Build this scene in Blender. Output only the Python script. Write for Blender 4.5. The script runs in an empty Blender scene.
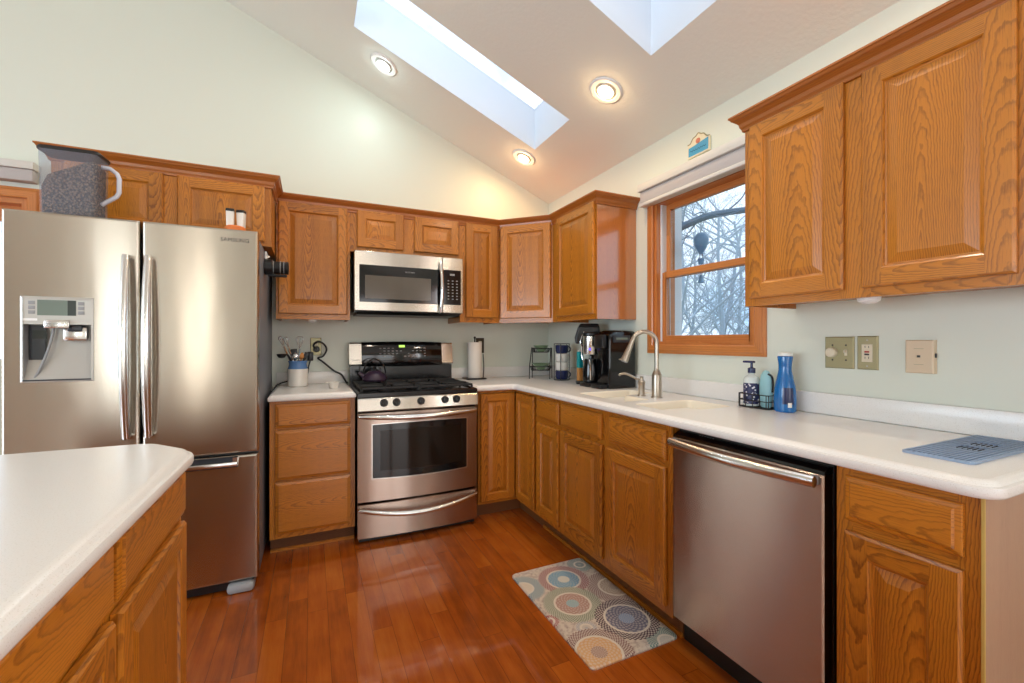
import bpy, bmesh, math, random
from mathutils import Matrix, Vector
R_ = random.Random(7)
SC = bpy.context.scene
COL = SC.collection
PI = math.pi

# ------------------------------------------------------------------ camera, exposure
cam_d = bpy.data.cameras.new('camera')
cam = bpy.data.objects.new('camera', cam_d); COL.objects.link(cam)
cam.location = (-1.9472, -3.4195, 1.2228)
cam.rotation_euler = (math.radians(90), 0, math.radians(-24.84))
cam_d.sensor_width = 36.0; cam_d.lens = 433.15 / 1024 * 36
cam_d.clip_start = 0.05; cam_d.clip_end = 200
SC.camera = cam
SC.view_settings.view_transform = 'Standard'
SC.view_settings.look = 'None'
SC.view_settings.gamma = 1.0
SC.view_settings.use_curve_mapping = False
SC.view_settings.exposure = 0.03
SC.cycles.use_denoising = True
SC.cycles.max_bounces = 8
SC.cycles.transparent_max_bounces = 16
SC.cycles.sample_clamp_indirect = 6.0
SC.cycles.caustics_reflective = False
SC.cycles.caustics_refractive = False

# ------------------------------------------------------------------ sky
def sky_world():
    w = bpy.data.worlds.new('sky'); SC.world = w; w.use_nodes = True
    nt = w.node_tree; nt.nodes.clear()
    out = nt.nodes.new('ShaderNodeOutputWorld'); bg = nt.nodes.new('ShaderNodeBackground')
    tc = nt.nodes.new('ShaderNodeTexCoord')
    nz = nt.nodes.new('ShaderNodeTexNoise'); nz.inputs['Scale'].default_value = 5; nz.inputs['Detail'].default_value = 6
    rp = nt.nodes.new('ShaderNodeValToRGB')
    rp.color_ramp.elements[0].position = .38; rp.color_ramp.elements[0].color = (.62, .82, 1.0, 1)
    rp.color_ramp.elements[1].position = .56; rp.color_ramp.elements[1].color = (1.0, 1.0, 1.0, 1)
    nt.links.new(tc.outputs['Generated'], nz.inputs['Vector'])
    nt.links.new(nz.outputs['Fac'], rp.inputs['Fac'])
    nt.links.new(rp.outputs['Color'], bg.inputs['Color'])
    bg.inputs['Strength'].default_value = 1.6
    nt.links.new(bg.outputs[0], out.inputs['Surface'])
sky_world()

# ------------------------------------------------------------------ daylight through the skylights, added fill behind the camera
def area(name, loc, rot, sx, sy, power, color):
    d = bpy.data.lights.new(name, 'AREA'); d.shape = 'RECTANGLE'; d.size = sx; d.size_y = sy
    d.energy = power; d.color = color
    o = bpy.data.objects.new(name, d); COL.objects.link(o); o.location = loc; o.rotation_euler = rot
    return o
DAY = (.68, .85, 1.0)
area('daylight_skylight', (-1.07, -.81, 3.55), (0, 0, 0), 1.2, .45, 3.5, DAY)
area('daylight_skylight', (-1.07, -2.0, 3.55), (0, 0, 0), 1.2, .45, 3.5, DAY)
# fill lights added out of view, set at invented windows
area('added_fill_light', (-7.1, -3.4, 1.45), (0, math.radians(-90), 0), 2.2, 3.4, 195, DAY)
area('added_fill_light', (-1.2, -7.6, 1.3), (math.radians(90), 0, 0), 1.8, 2.2, 36, (1.0, .97, .93))
area('added_fill_light', (.22, -5.1, 1.6), (0, math.radians(90), 0), 1.2, 1.6, 70, (.95, .97, 1.0))  # fill added out of view to brighten the island face
area('added_fill_light', (-3.70, -7.6, 1.3), (math.radians(90), 0, 0), .16, 2.0, 16, (1.0, .93, .80))  # this strip and the next are added for streaks on the refrigerator doors
area('added_fill_light', (-4.80, -7.6, 1.3), (math.radians(90), 0, 0), .22, 2.0, 20, (.95, 1.0, .97))

# ------------------------------------------------------------------ node helpers and materials
def lin(r, g, b):
    f = lambda c: (c / 255 / 12.92) if c / 255 <= .04045 else ((c / 255 + .055) / 1.055) ** 2.4
    return (f(r), f(g), f(b), 1)
class NT:
    def __init__(s, name):
        s.m = bpy.data.materials.new(name); s.m.use_nodes = True
        s.t = s.m.node_tree; s.t.nodes.clear()
        s.out = s.t.nodes.new('ShaderNodeOutputMaterial')
    def n(s, typ, **kw):
        nd = s.t.nodes.new('ShaderNode' + typ)
        for k, v in kw.items(): setattr(nd, k, v)
        return nd
    def l(s, a, b): s.t.links.new(a, b)
    def put(s, sock, v):
        if hasattr(v, 'default_value') and hasattr(v, 'links'): s.l(v, sock)
        else: sock.default_value = v
    def math(s, op, a, b=0.0, c=None, clamp=False):
        nd = s.n('Math', operation=op, use_clamp=clamp)
        s.put(nd.inputs[0], a); s.put(nd.inputs[1], b)
        if c is not None: s.put(nd.inputs[2], c)
        return nd.outputs[0]
    def mix(s, fac, a, b, mode='MIX'):
        nd = s.n('Mix', data_type='RGBA', blend_type=mode)
        s.put(nd.inputs[0], fac); s.put(nd.inputs[6], a); s.put(nd.inputs[7], b)
        return nd.outputs[2]
    def ramp(s, fac, pts, interp='LINEAR'):
        nd = s.n('ValToRGB'); cr = nd.color_ramp; cr.interpolation = interp
        while len(cr.elements) > 1: cr.elements.remove(cr.elements[-1])
        cr.elements[0].position = pts[0][0]; cr.elements[0].color = pts[0][1]
        for p, c in pts[1:]:
            e = cr.elements.new(p); e.color = c
        s.put(nd.inputs[0], fac); return nd.outputs[0]
    def xyz(s, x, y, z=0.0):
        nd = s.n('CombineXYZ'); s.put(nd.inputs[0], x); s.put(nd.inputs[1], y); s.put(nd.inputs[2], z)
        return nd.outputs[0]
    def sep(s, v):
        nd = s.n('SeparateXYZ'); s.put(nd.inputs[0], v); return nd.outputs
    def noise(s, vec, scale, detail=2.0, rough=.5):
        nd = s.n('TexNoise'); s.put(nd.inputs['Vector'], vec)
        nd.inputs['Scale'].default_value = scale; nd.inputs['Detail'].default_value = detail
        nd.inputs['Roughness'].default_value = rough
        return nd.outputs['Fac']
    def bump(s, h, strength=.2, dist=.002):
        nd = s.n('Bump'); nd.inputs['Strength'].default_value = strength; nd.inputs['Distance'].default_value = dist
        s.put(nd.inputs['Height'], h); return nd.outputs[0]
    def bsdf(s, color=None, rough=.5, metal=0.0, **kw):
        b = s.n('BsdfPrincipled')
        if color is not None: s.put(b.inputs['Base Color'], color)
        s.put(b.inputs['Roughness'], rough); s.put(b.inputs['Metallic'], metal)
        for k, v in kw.items(): s.put(b.inputs[k.replace('_', ' ')], v)
        s.l(b.outputs[0], s.out.inputs['Surface']); return b
def flat(name, color, rough=.5, metal=0.0, **kw):
    t = NT(name); t.bsdf(color, rough, metal, **kw); return t.m

def wood(name, light, dark, coat=.32, rough=.36, ring=.0052, slope=.075, contrast=.92, ior=1.5):
    t = NT(name)
    uv = t.sep(t.n('UVMap').outputs[0]); U, V = uv[0], uv[1]
    lowv = t.xyz(t.math('MULTIPLY', U, 6.0), t.math('MULTIPLY', V, 2.2))
    d1 = t.math('MULTIPLY', t.math('SUBTRACT', t.noise(lowv, 1.0, 2), .5), .022)
    fine = t.xyz(t.math('MULTIPLY', U, 60.0), t.math('MULTIPLY', V, 30.0))
    d2 = t.math('MULTIPLY', t.math('SUBTRACT', t.noise(fine, 1.0, 2), .5), .0060)
    vv = t.math('MULTIPLY', t.math('SUBTRACT', t.math('MODULO', V, 10.0), 2.5), slope)
    uu = t.math('ADD', U, t.math('MULTIPLY', d1, .5))
    r = t.math('SQRT', t.math('ADD', t.math('MULTIPLY', uu, uu), t.math('MULTIPLY', vv, vv)))
    r = t.math('ADD', r, t.math('ADD', d1, d2))
    ph = t.math('FRACT', t.math('DIVIDE', r, ring))
    band = t.ramp(ph, [(0, (0, 0, 0, 1)), (.55, (.30, .30, .30, 1)), (.82, (1, 1, 1, 1)), (.93, (.75, .75, .75, 1)), (1, (0, 0, 0, 1))])
    pore = t.noise(t.xyz(t.math('MULTIPLY', U, 700.0), t.math('MULTIPLY', V, 22.0)), 1.0, 1)
    pore = t.ramp(pore, [(.52, (0, 0, 0, 1)), (.68, (1, 1, 1, 1))])
    broad = t.noise(t.xyz(t.math('MULTIPLY', U, 22.0), t.math('MULTIPLY', V, 1.1)), 1.0, 3)
    wn = t.n('TexWhiteNoise', noise_dimensions='1D'); t.put(wn.inputs['W'], t.math('FLOOR', t.math('DIVIDE', V, 10.0)))
    tone = wn.outputs['Value']
    f = t.math('MULTIPLY', band, contrast * .62)
    f = t.math('ADD', f, t.math('MULTIPLY', pore, .30 * contrast))
    f = t.math('ADD', f, t.math('MULTIPLY', t.math('SUBTRACT', broad, .5), .7))
    f = t.math('ADD', f, t.math('MULTIPLY', t.math('SUBTRACT', tone, .5), .30), clamp=True)
    c = t.mix(f, light, dark)
    b = t.bsdf(c, rough, 0.0, Coat_Weight=coat, Coat_Roughness=.14, Coat_IOR=ior)
    t.l(t.bump(t.math('ADD', t.math('MULTIPLY', pore, -.6), t.math('MULTIPLY', band, -.3)), .12, .001), b.inputs['Normal'])
    return t.m

M = {}
M['oak'] = wood('golden_oak', lin(200, 125, 34), lin(100, 50, 7))
M['trimwood'] = wood('window_fir', lin(206, 132, 70), lin(164, 88, 38), ring=.012, slope=.03, contrast=.6)
M['crownwood'] = wood('crown_oak', lin(170, 98, 34), lin(112, 54, 13), contrast=.6)
M['oak_gloss'] = wood('varnished_oak_veneer', lin(190, 112, 38), lin(120, 58, 12), coat=1.0, contrast=.6, ior=2.0)
M['laminate'] = wood('oak_laminate', lin(186, 146, 116), lin(142, 100, 74), coat=.3, contrast=.7)
M['edgeband'] = flat('edge_band', lin(206, 176, 96), .5)
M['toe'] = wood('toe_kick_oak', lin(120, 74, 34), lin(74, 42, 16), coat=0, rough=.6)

def wall_mat(name, color, bump=.15, scale=180, rough=.55):
    t = NT(name)
    tc = t.n('TexCoord').outputs['Object']
    b = t.bsdf(color, rough, 0.0)
    t.l(t.bump(t.noise(tc, scale, 3), bump, .002), b.inputs['Normal'])
    return t.m
M['wall'] = wall_mat('pale_green_wall_paint', lin(224, 229, 217), .10, 150, .45)
M['ceiling'] = wall_mat('textured_ceiling_paint', lin(234, 236, 228), .55, 60, .8)
M['shaft'] = flat('white_skylight_shaft', lin(228, 234, 240), .7)
M['white'] = flat('white_paint', lin(240, 240, 238), .4)

def floor_mat():
    t = NT('cherry_hardwood_planks')
    p = t.sep(t.n('TexCoord').outputs['Object']); X, Y = p[0], p[1]
    W = .083
    xi = t.math('DIVIDE', t.math('ADD', X, 50.02), W); ix = t.math('FLOOR', xi); fx = t.math('FRACT', xi)
    wn = t.n('TexWhiteNoise', noise_dimensions='1D'); t.put(wn.inputs['W'], ix)
    yi = t.math('DIVIDE', t.math('ADD', t.math('ADD', Y, 50), t.math('MULTIPLY', wn.outputs['Value'], 7.0)), .78)
    iy = t.math('FLOOR', yi); fy = t.math('FRACT', yi)
    w2 = t.n('TexWhiteNoise', noise_dimensions='2D'); t.put(w2.inputs['Vector'], t.xyz(ix, iy))
    tone = w2.outputs['Value']
    off = t.math('MULTIPLY', tone, 37.0)
    g1 = t.noise(t.xyz(t.math('ADD', t.math('MULTIPLY', X, 30.0), off), t.math('MULTIPLY', Y, 2.2), off), 1.0, 4, .6)
    g2 = t.noise(t.xyz(t.math('ADD', t.math('MULTIPLY', X, 400.0), off), t.math('MULTIPLY', Y, 14.0), off), 1.0, 2)
    blot = t.noise(t.xyz(t.math('ADD', t.math('MULTIPLY', X, 9.0), off), t.math('MULTIPLY', Y, 5.0), off), 1.0, 3)
    f = t.math('ADD', t.math('ADD', t.math('MULTIPLY', tone, .26), .08), t.math('MULTIPLY', g1, .55))
    f = t.math('ADD', f, t.math('MULTIPLY', t.math('SUBTRACT', g2, .5), .18))
    f = t.math('ADD', f, t.math('MULTIPLY', t.math('SUBTRACT', blot, .5), .5))
    c = t.ramp(f, [(.15, lin(108, 46, 9)), (.5, lin(164, 79, 18)), (.9, lin(194, 110, 34))])
    ex = t.math('MINIMUM', fx, t.math('SUBTRACT', 1.0, fx))
    ey = t.math('MULTIPLY', t.math('MINIMUM', fy, t.math('SUBTRACT', 1.0, fy)), .78 / W)
    e = t.math('MINIMUM', ex, ey)
    gap = t.math('LESS_THAN', e, .014)
    c = t.mix(t.math('MULTIPLY', gap, .55), c, lin(60, 24, 8))
    b = t.bsdf(c, t.math('ADD', .15, t.math('MULTIPLY', blot, .14)), 0.0, Coat_Weight=.85, Coat_Roughness=.06)
    hgt = t.math('ADD', t.math('MULTIPLY', t.math('MINIMUM', e, .04), 12.0), t.math('MULTIPLY', blot, .35))
    t.l(t.bump(hgt, .16, .002), b.inputs['Normal'])
    return t.m
M['floor'] = floor_mat()

def counter_mat():
    t = NT('speckled_white_solid_surface')
    tc = t.n('TexCoord').outputs['Object']
    s1 = t.noise(tc, 420, 1)
    c = t.mix(t.ramp(s1, [(.60, (0, 0, 0, 1)), (.72, (1, 1, 1, 1))]), lin(236, 234, 231), lin(222, 218, 212))
    t.bsdf(c, .22, 0.0, Specular_IOR_Level=.5)
    return t.m
M['counter'] = counter_mat()
M['sink'] = flat('bisque_sink', lin(238, 230, 212), .22)

def steel(name, color, rough, aniso=.88, horizontal=True):
    t = NT(name)
    p = t.sep(t.n('TexCoord').outputs['Object'])
    h = t.math('ADD', p[0], p[1])
    tg = t.n('Tangent', direction_type='RADIAL', axis='Z')
    b = t.bsdf(color, rough, 1.0, Anisotropic=aniso, Anisotropic_Rotation=.25)
    t.l(tg.outputs[0], b.inputs['Tangent'])
    wav = t.noise(t.xyz(t.math('MULTIPLY', h, 7.0), t.math('MULTIPLY', p[2], 1.6)), 1.0, 1)
    t.l(t.bump(wav, .25, .004), b.inputs['Normal'])
    return t.m
M['steel'] = steel('brushed_stainless', lin(196, 188, 176), .25, .93)
M['steel_dim'] = steel('dim_reflection_stainless', lin(178, 160, 148), .26, .93)  # same stainless, with darker brownish reflections put into its colour
M['steel_plain'] = flat('satin_stainless', lin(214, 212, 208), .22, 1.0)
M['chrome'] = flat('chrome', lin(225, 225, 225), .08, 1.0)
M['nickel'] = flat('brushed_nickel', lin(178, 168, 154), .28, 1.0)
M['fridge_side'] = flat('grey_fridge_side', lin(120, 124, 132), .45, .3)
M['black'] = flat('black_plastic', lin(22, 22, 24), .35)
M['gloss_black'] = flat('gloss_black', lin(12, 12, 14), .08)
M['enamel'] = flat('black_enamel', lin(14, 14, 16), .16)
M['iron'] = flat('cast_iron', lin(30, 30, 32), .55)
M['oven_glass'] = flat('oven_window_glass', lin(30, 24, 19), .06, 0.0, Specular_IOR_Level=.3)
M['micro_glass'] = flat('microwave_window_mesh', lin(98, 92, 84), .12)
M['rubber'] = flat('dark_rubber', lin(30, 30, 32), .7)
M['grey_plastic'] = flat('grey_plastic', lin(150, 152, 154), .4)
M['silver_plastic'] = flat('silver_plastic', lin(190, 188, 182), .35, .4)
M['dark_panel'] = flat('dark_panel', lin(46, 50, 56), .3)
M['lcd'] = flat('lcd_screen', lin(118, 132, 122), .15)
M['lcd_dark'] = flat('lcd_dark', lin(52, 60, 56), .15)
M['print'] = flat('white_print', lin(150, 150, 150), .5)
M['print_dark'] = flat('dark_print', lin(60, 60, 64), .5)
M['brass'] = flat('antique_brass', lin(166, 158, 122), .38, .5)
M['dark_brass'] = flat('dark_bronze_plate', lin(70, 58, 42), .4, .6)
M['ivory'] = flat('ivory_plastic', lin(224, 214, 190), .4)
M['beige'] = flat('beige_plastic', lin(220, 200, 172), .45)
M['red'] = flat('red_button', lin(170, 40, 34), .4)
M['ceramic'] = flat('white_glazed_ceramic', lin(232, 228, 220), .2)
M['blue_glaze'] = flat('blue_glaze', lin(92, 132, 186), .22)
M['navy'] = flat('navy_glaze', lin(30, 40, 84), .2)
M['green_glaze'] = flat('green_glaze', lin(122, 146, 112), .3)
M['paper'] = flat('paper_towel', lin(238, 232, 224), .9)
M['purple'] = flat('purple_enamel', lin(60, 46, 66), .2)
M['teal'] = flat('teal_plastic', lin(20, 158, 166), .4)
M['tan'] = flat('tan_wood', lin(206, 142, 78), .55)
M['blue_plastic'] = flat('blue_translucent_plastic', lin(14, 104, 176), .15, Coat_Weight=.4)
M['aqua'] = flat('pale_aqua_silicone', lin(150, 196, 204), .5)
M['clear_soap'] = flat('clear_bottle', lin(214, 222, 220), .12)
M['orange'] = flat('orange_plastic', lin(226, 120, 50), .4)
M['shade'] = flat('white_shade_fabric', lin(192, 188, 188), .8)
M['shade_rail'] = flat('white_shade_rail', lin(218, 216, 210), .45)
M['vinyl'] = flat('white_vinyl', lin(226, 232, 238), .4)
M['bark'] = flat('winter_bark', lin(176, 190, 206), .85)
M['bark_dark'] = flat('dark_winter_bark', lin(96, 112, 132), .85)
M['ornament'] = flat('blue_ornament', lin(104, 142, 174), .4)
M['skyblue'] = flat('sky_blue_paint', lin(60, 160, 200), .5)
M['cream'] = flat('cream_paint', lin(236, 226, 196), .5)
M['coral'] = flat('coral_paint', lin(222, 130, 100), .5)
M['rubber_blue'] = flat('blue_grey_silicone', lin(146, 166, 194), .45)
M['clear_handle'] = flat('milky_plastic', lin(206, 208, 222), .2)
M['ground'] = flat('winter_grass', lin(150, 140, 112), .9)

def emis(name, color, strength):
    t = NT(name); e = t.n('Emission'); e.inputs[0].default_value = color; e.inputs[1].default_value = strength
    t.l(e.outputs[0], t.out.inputs['Surface']); return t.m
M['bulb_warm'] = emis('warm_bulb', (1, .80, .50, 1), 9)
M['bulb_cool'] = emis('cool_bulb', (.95, .98, 1, 1), 4)
M['led_green'] = emis('green_display', (.55, .9, .15, 1), 1.4)
M['led_blue'] = emis('violet_led', (.25, .18, 1.0, 1), 1.2)

def glass(name, tint, refl=.08):
    t = NT(name)
    tr = t.n('BsdfTransparent'); tr.inputs[0].default_value = tint
    gl = t.n('BsdfGlossy'); gl.inputs['Roughness'].default_value = .02
    fr = t.n('LayerWeight'); fr.inputs[0].default_value = .50
    fac = t.math('ADD', t.math('MULTIPLY', t.math('POWER', fr.outputs['Facing'], 5.0), .9), .035, clamp=True)
    mx = t.n('MixShader'); t.l(fac, mx.inputs[0]); t.l(tr.outputs[0], mx.inputs[1]); t.l(gl.outputs[0], mx.inputs[2])
    t.l(mx.outputs[0], t.out.inputs['Surface']); return t.m
M['glass'] = glass('window_glass', (.88, .95, 1.0, 1))
M['glass_clear'] = glass('skylight_glass', (.97, .98, 1.0, 1))
def plastic_clear():
    t = NT('clear_container_plastic')
    tr = t.n('BsdfTransparent'); tr.inputs[0].default_value = (.88, .90, .94, 1)
    pr = t.n('BsdfPrincipled'); pr.inputs['Base Color'].default_value = lin(196, 204, 222); pr.inputs['Roughness'].default_value = .1
    mx = t.n('MixShader'); mx.inputs[0].default_value = .18
    t.l(tr.outputs[0], mx.inputs[1]); t.l(pr.outputs[0], mx.inputs[2]); t.l(mx.outputs[0], t.out.inputs['Surface']); return t.m
M['clear'] = plastic_clear()
def kibble_mat():
    t = NT('brown_kibble')
    tc = t.n('TexCoord').outputs['Object']
    v = t.n('TexVoronoi'); v.inputs['Scale'].default_value = 110; t.l(tc, v.inputs['Vector'])
    c = t.mix(v.outputs['Color'], lin(96, 70, 48), lin(154, 122, 92))
    c = t.mix(t.ramp(v.outputs['Distance'], [(.35, (0, 0, 0, 1)), (.6, (1, 1, 1, 1))]), c, lin(58, 42, 30))
    b = t.bsdf(c, .8); t.l(t.bump(v.outputs['Distance'], .8, -.006), b.inputs['Normal']); return t.m
M['kibble'] = kibble_mat()
def soap_label_mat():
    t = NT('navy_leaf_pattern')
    tc = t.n('TexCoord').outputs['Object']
    v = t.n('TexVoronoi'); v.inputs['Scale'].default_value = 75; t.l(tc, v.inputs['Vector'])
    m = t.ramp(v.outputs['Distance'], [(.26, (1, 1, 1, 1)), (.34, (0, 0, 0, 1))])
    t.bsdf(t.mix(m, lin(38, 42, 86), lin(224, 224, 230)), .4); return t.m
M['soap_label'] = soap_label_mat()

# mat with medallions, in metres from the mat's own corner
RUG = (-1.005, -2.09, .433, .72)
MEDAL = []
def rug_mat():
    t = NT('medallion_kitchen_mat')
    p = t.sep(t.n('TexCoord').outputs['Object']); X, Y = p[0], p[1]
    base = t.mix(t.ramp(t.noise(t.xyz(X, Y), 60, 3), [(.45, (0, 0, 0, 1)), (.7, (1, 1, 1, 1))]), lin(212, 200, 186), lin(170, 150, 140))
    c = base
    cream = lin(222, 212, 198)
    for (cx, cy, ri, ro, colin, colctr, colring, n) in MEDAL:
        dx = t.math('SUBTRACT', X, cx); dy = t.math('SUBTRACT', Y, cy)
        d = t.math('SQRT', t.math('ADD', t.math('MULTIPLY', dx, dx), t.math('MULTIPLY', dy, dy)))
        a = t.math('ARCTAN2', dy, dx)
        sa = t.math('SINE', t.math('MULTIPLY', a, float(n)))
        sd = t.math('SINE', t.math('MULTIPLY', d, 2 * PI / .014))
        lace = t.math('GREATER_THAN', t.math('MULTIPLY', sa, sd), .05)
        outer = t.mix(t.math('MULTIPLY', lace, .75), colring, cream)
        inner_f = t.math('MULTIPLY', t.math('GREATER_THAN', t.math('MULTIPLY', t.math('SINE', t.math('MULTIPLY', a, 16.0)), t.math('SINE', t.math('MULTIPLY', d, 2 * PI / .018))), .1), .45)
        inner = t.mix(t.math('LESS_THAN', d, ri * .38), t.mix(inner_f, colin, cream), t.mix(inner_f, colctr, cream))
        m_edge = t.math('LESS_THAN', d, t.math('ADD', ro, t.math('MULTIPLY', sa, .004)))
        c = t.mix(m_edge, c, outer)
        c = t.mix(t.math('LESS_THAN', d, ri + .010), c, cream)
        c = t.mix(t.math('LESS_THAN', d, ri), c, inner)
    t.bsdf(c, .55)
    return t.m

# ------------------------------------------------------------------ mesh builder
def FR(o, u, w):
    u = Vector(u).normalized(); w = Vector(w).normalized(); v = Vector((0, 0, 1))
    return Matrix(((u.x, v.x, w.x, o[0]), (u.y, v.y, w.y, o[1]), (u.z, v.z, w.z, o[2]), (0, 0, 0, 1)))
def back(x, z, y): return FR((x, y, z), (1, 0, 0), (0, -1, 0))
def right(y, z, x): return FR((x, y, z), (0, -1, 0), (-1, 0, 0))
I4 = Matrix.Identity(4)
BASES = {}
class MB:
    def __init__(s, M0=None):
        s.v = []; s.f = []; s.uv = []; s.mi = []; s.sm = []; s.mats = []; s.M = M0 or I4
    def mat(s, name):
        if name not in s.mats: s.mats.append(name)
        return s.mats.index(name)
    def board(s): return (R_.uniform(-.05, .05), 10.0 * R_.randint(0, 300) + R_.uniform(1.2, 3.8))
    def face(s, pts, mat, g=None, bd=None, ctr=(0, 0, 0), smooth=False):
        i0 = len(s.v); pts = [Vector(p) for p in pts]
        s.v += [tuple(s.M @ p) for p in pts]
        s.f.append(tuple(range(i0, i0 + len(pts)))); s.mi.append(s.mat(mat)); s.sm.append(smooth)
        if g is None: s.uv.append([(0, 0)] * len(pts)); return
        nrm = (pts[1] - pts[0]).cross(pts[-1] - pts[0]); na = max(range(3), key=lambda k: abs(nrm[k]))
        if na == g: ac, al = (g + 1) % 3, (g + 2) % 3
        else: al = g; ac = 3 - g - na
        s.uv.append([(p[ac] - ctr[ac] + bd[0], (p[al] - ctr[al]) * (.2 if na == g else 1) + bd[1]) for p in pts])
    def poly(s, pts, faces, mat, smooth=False):
        i0 = len(s.v); s.v += [tuple(s.M @ Vector(p)) for p in pts]; k = s.mat(mat)
        for f in faces:
            s.f.append(tuple(i0 + i for i in f)); s.mi.append(k); s.sm.append(smooth); s.uv.append([(0, 0)] * len(f))
    def box(s, lo, hi, mat, g=None, bd=None):
        x0, y0, z0 = lo; x1, y1, z1 = hi
        if g is None:
            P = [(x0, y0, z0), (x1, y0, z0), (x1, y1, z0), (x0, y1, z0), (x0, y0, z1), (x1, y0, z1), (x1, y1, z1), (x0, y1, z1)]
            s.poly(P, [(0, 3, 2, 1), (4, 5, 6, 7), (0, 1, 5, 4), (1, 2, 6, 5), (2, 3, 7, 6), (3, 0, 4, 7)], mat); return
        bd = bd or s.board(); c = tuple((a + b) / 2 for a, b in zip(lo, hi))
        for q in (((x0, y0, z0), (x0, y1, z0), (x1, y1, z0), (x1, y0, z0)), ((x0, y0, z1), (x1, y0, z1), (x1, y1, z1), (x0, y1, z1)),
                  ((x0, y0, z0), (x1, y0, z0), (x1, y0, z1), (x0, y0, z1)), ((x1, y0, z0), (x1, y1, z0), (x1, y1, z1), (x1, y0, z1)),
                  ((x1, y1, z0), (x0, y1, z0), (x0, y1, z1), (x1, y1, z1)), ((x0, y1, z0), (x0, y0, z0), (x0, y0, z1), (x0, y1, z1))):
            s.face(q, mat, g, bd, c)
    def rbox(s, lo, hi, mat, r=.005, seg=2):
        bm = bmesh.new(); bmesh.ops.create_cube(bm, size=1)
        for v in bm.verts: v.co = Vector(((lo[k] + hi[k]) / 2 + v.co[k] * (hi[k] - lo[k]) for k in range(3)))
        r = min([r] + [(hi[k] - lo[k]) * .49 for k in range(3)])
        bmesh.ops.bevel(bm, geom=bm.edges[:], offset=r, segments=seg, affect='EDGES', profile=.5)
        s.bm(bm, mat)
    def bm(s, bm, mat, smooth=True):
        bm.verts.index_update(); s.poly([v.co.copy() for v in bm.verts], [[v.index for v in f.verts] for f in bm.faces], mat, smooth); bm.free()
    def rings(s, rings, mat, cap0=True, cap1=True, smooth=True, closed=True):
        n = len(rings[0]); P = [p for r in rings for p in r]; F = []
        for i in range(len(rings) - 1):
            for j in range(n if closed else n - 1):
                k = (j + 1) % n; F.append((i * n + j, i * n + k, (i + 1) * n + k, (i + 1) * n + j))
        if cap0: F.append(tuple(reversed(range(n))))
        if cap1: F.append(tuple((len(rings) - 1) * n + j for j in range(n)))
        s.poly(P, F, mat, smooth)
    def lathe(s, prof, c, mat, seg=24, ax='z', caps=True):
        c = Vector(c); rs = []
        for r, h in prof:
            ring = []
            for j in range(seg):
                a = 2 * PI * j / seg; ca, sa = r * math.cos(a), r * math.sin(a)
                d = {'z': (ca, sa, h), 'y': (ca, h, -sa), 'x': (h, ca, sa)}[ax]
                ring.append(c + Vector(d))
            rs.append(ring)
        s.rings(rs, mat, caps, caps)
    def tube(s, pts, r, mat, seg=10, closed=False):
        pts = [Vector(p) for p in pts]; n = len(pts)
        rr = r if isinstance(r, (list, tuple)) else [r] * n
        rings = []; up = None
        for i, p in enumerate(pts):
            a = pts[i - 1] if (i or closed) else p; b = pts[(i + 1) % n] if (i < n - 1 or closed) else p
            t = (b - a).normalized()
            if up is None: up = t.orthogonal().normalized()
            up = (up - t * up.dot(t)).normalized(); sd = t.cross(up)
            rings.append([p + (up * math.cos(2 * PI * j / seg) + sd * math.sin(2 * PI * j / seg)) * rr[i] for j in range(seg)])
        if closed: rings.append(rings[0]); s.rings(rings, mat, False, False)
        else: s.rings(rings, mat)
    def prism(s, poly, z0, z1, mat, smooth=False):
        n = len(poly)
        s.rings([[(x, y, z0) for x, y in poly], [(x, y, z1) for x, y in poly]], mat, True, True, smooth)
    def sphere(s, c, r, mat, seg=16, n=8, sz=1.0):
        s.lathe([(max(1e-4, r * math.sin(PI * i / n)), -r * sz * math.cos(PI * i / n)) for i in range(n + 1)], c, mat, seg)
    # a piece of raised lettering or print: flat text standing on the local w axis
    def text(s, body, size, origin, mat, depth=.0006, align='CENTER'):
        cu = bpy.data.curves.new('t', 'FONT'); cu.body = body; cu.size = size; cu.align_x = align; cu.extrude = depth; cu.resolution_u = 2
        o = bpy.data.objects.new('t', cu); COL.objects.link(o)
        me = bpy.data.meshes.new_from_object(o.evaluated_get(bpy.context.evaluated_depsgraph_get()))
        s.poly([Vector(v.co) + Vector(origin) for v in me.vertices], [list(p.vertices) for p in me.polygons], mat)
        bpy.data.objects.remove(o); bpy.data.curves.remove(cu); bpy.data.meshes.remove(me)

def build(name, mb, parent=None, base=None, bevel=0.0, smooth=True):
    me = bpy.data.meshes.new(name)
    off = Vector(base) if base is not None else (BASES[parent.name] if parent else Vector((0, 0, 0)))
    me.from_pydata([tuple(Vector(v) - off) for v in mb.v], [], mb.f)
    ul = me.uv_layers.new(name='UVMap')
    flatuv = [c for f in mb.uv for uv in f for c in uv]
    ul.data.foreach_set('uv', flatuv)
    me.polygons.foreach_set('material_index', mb.mi); me.polygons.foreach_set('use_smooth', [bool(x) for x in mb.sm])
    for k in mb.mats: me.materials.append(M[k])
    bm = bmesh.new(); bm.from_mesh(me)
    bmesh.ops.remove_doubles(bm, verts=bm.verts, dist=1e-6)
    bmesh.ops.recalc_face_normals(bm, faces=bm.faces)
    for e in bm.edges:
        if len(e.link_faces) == 2 and e.calc_face_angle(0) > .6: e.smooth = False
    bm.to_mesh(me); bm.free()
    o = bpy.data.objects.new(name, me); COL.objects.link(o)
    if parent: o.parent = parent; BASES[o.name] = off
    else: o.location = off; BASES[o.name] = off
    if bevel:
        md = o.modifiers.new('bevel', 'BEVEL'); md.width = bevel; md.segments = 2; md.limit_method = 'ANGLE'; md.angle_limit = math.radians(40)
    return o
def tag(o, label, cat, group=None):
    o['label'] = label; o['category'] = cat
    if group: o['group'] = group
    return o
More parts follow.
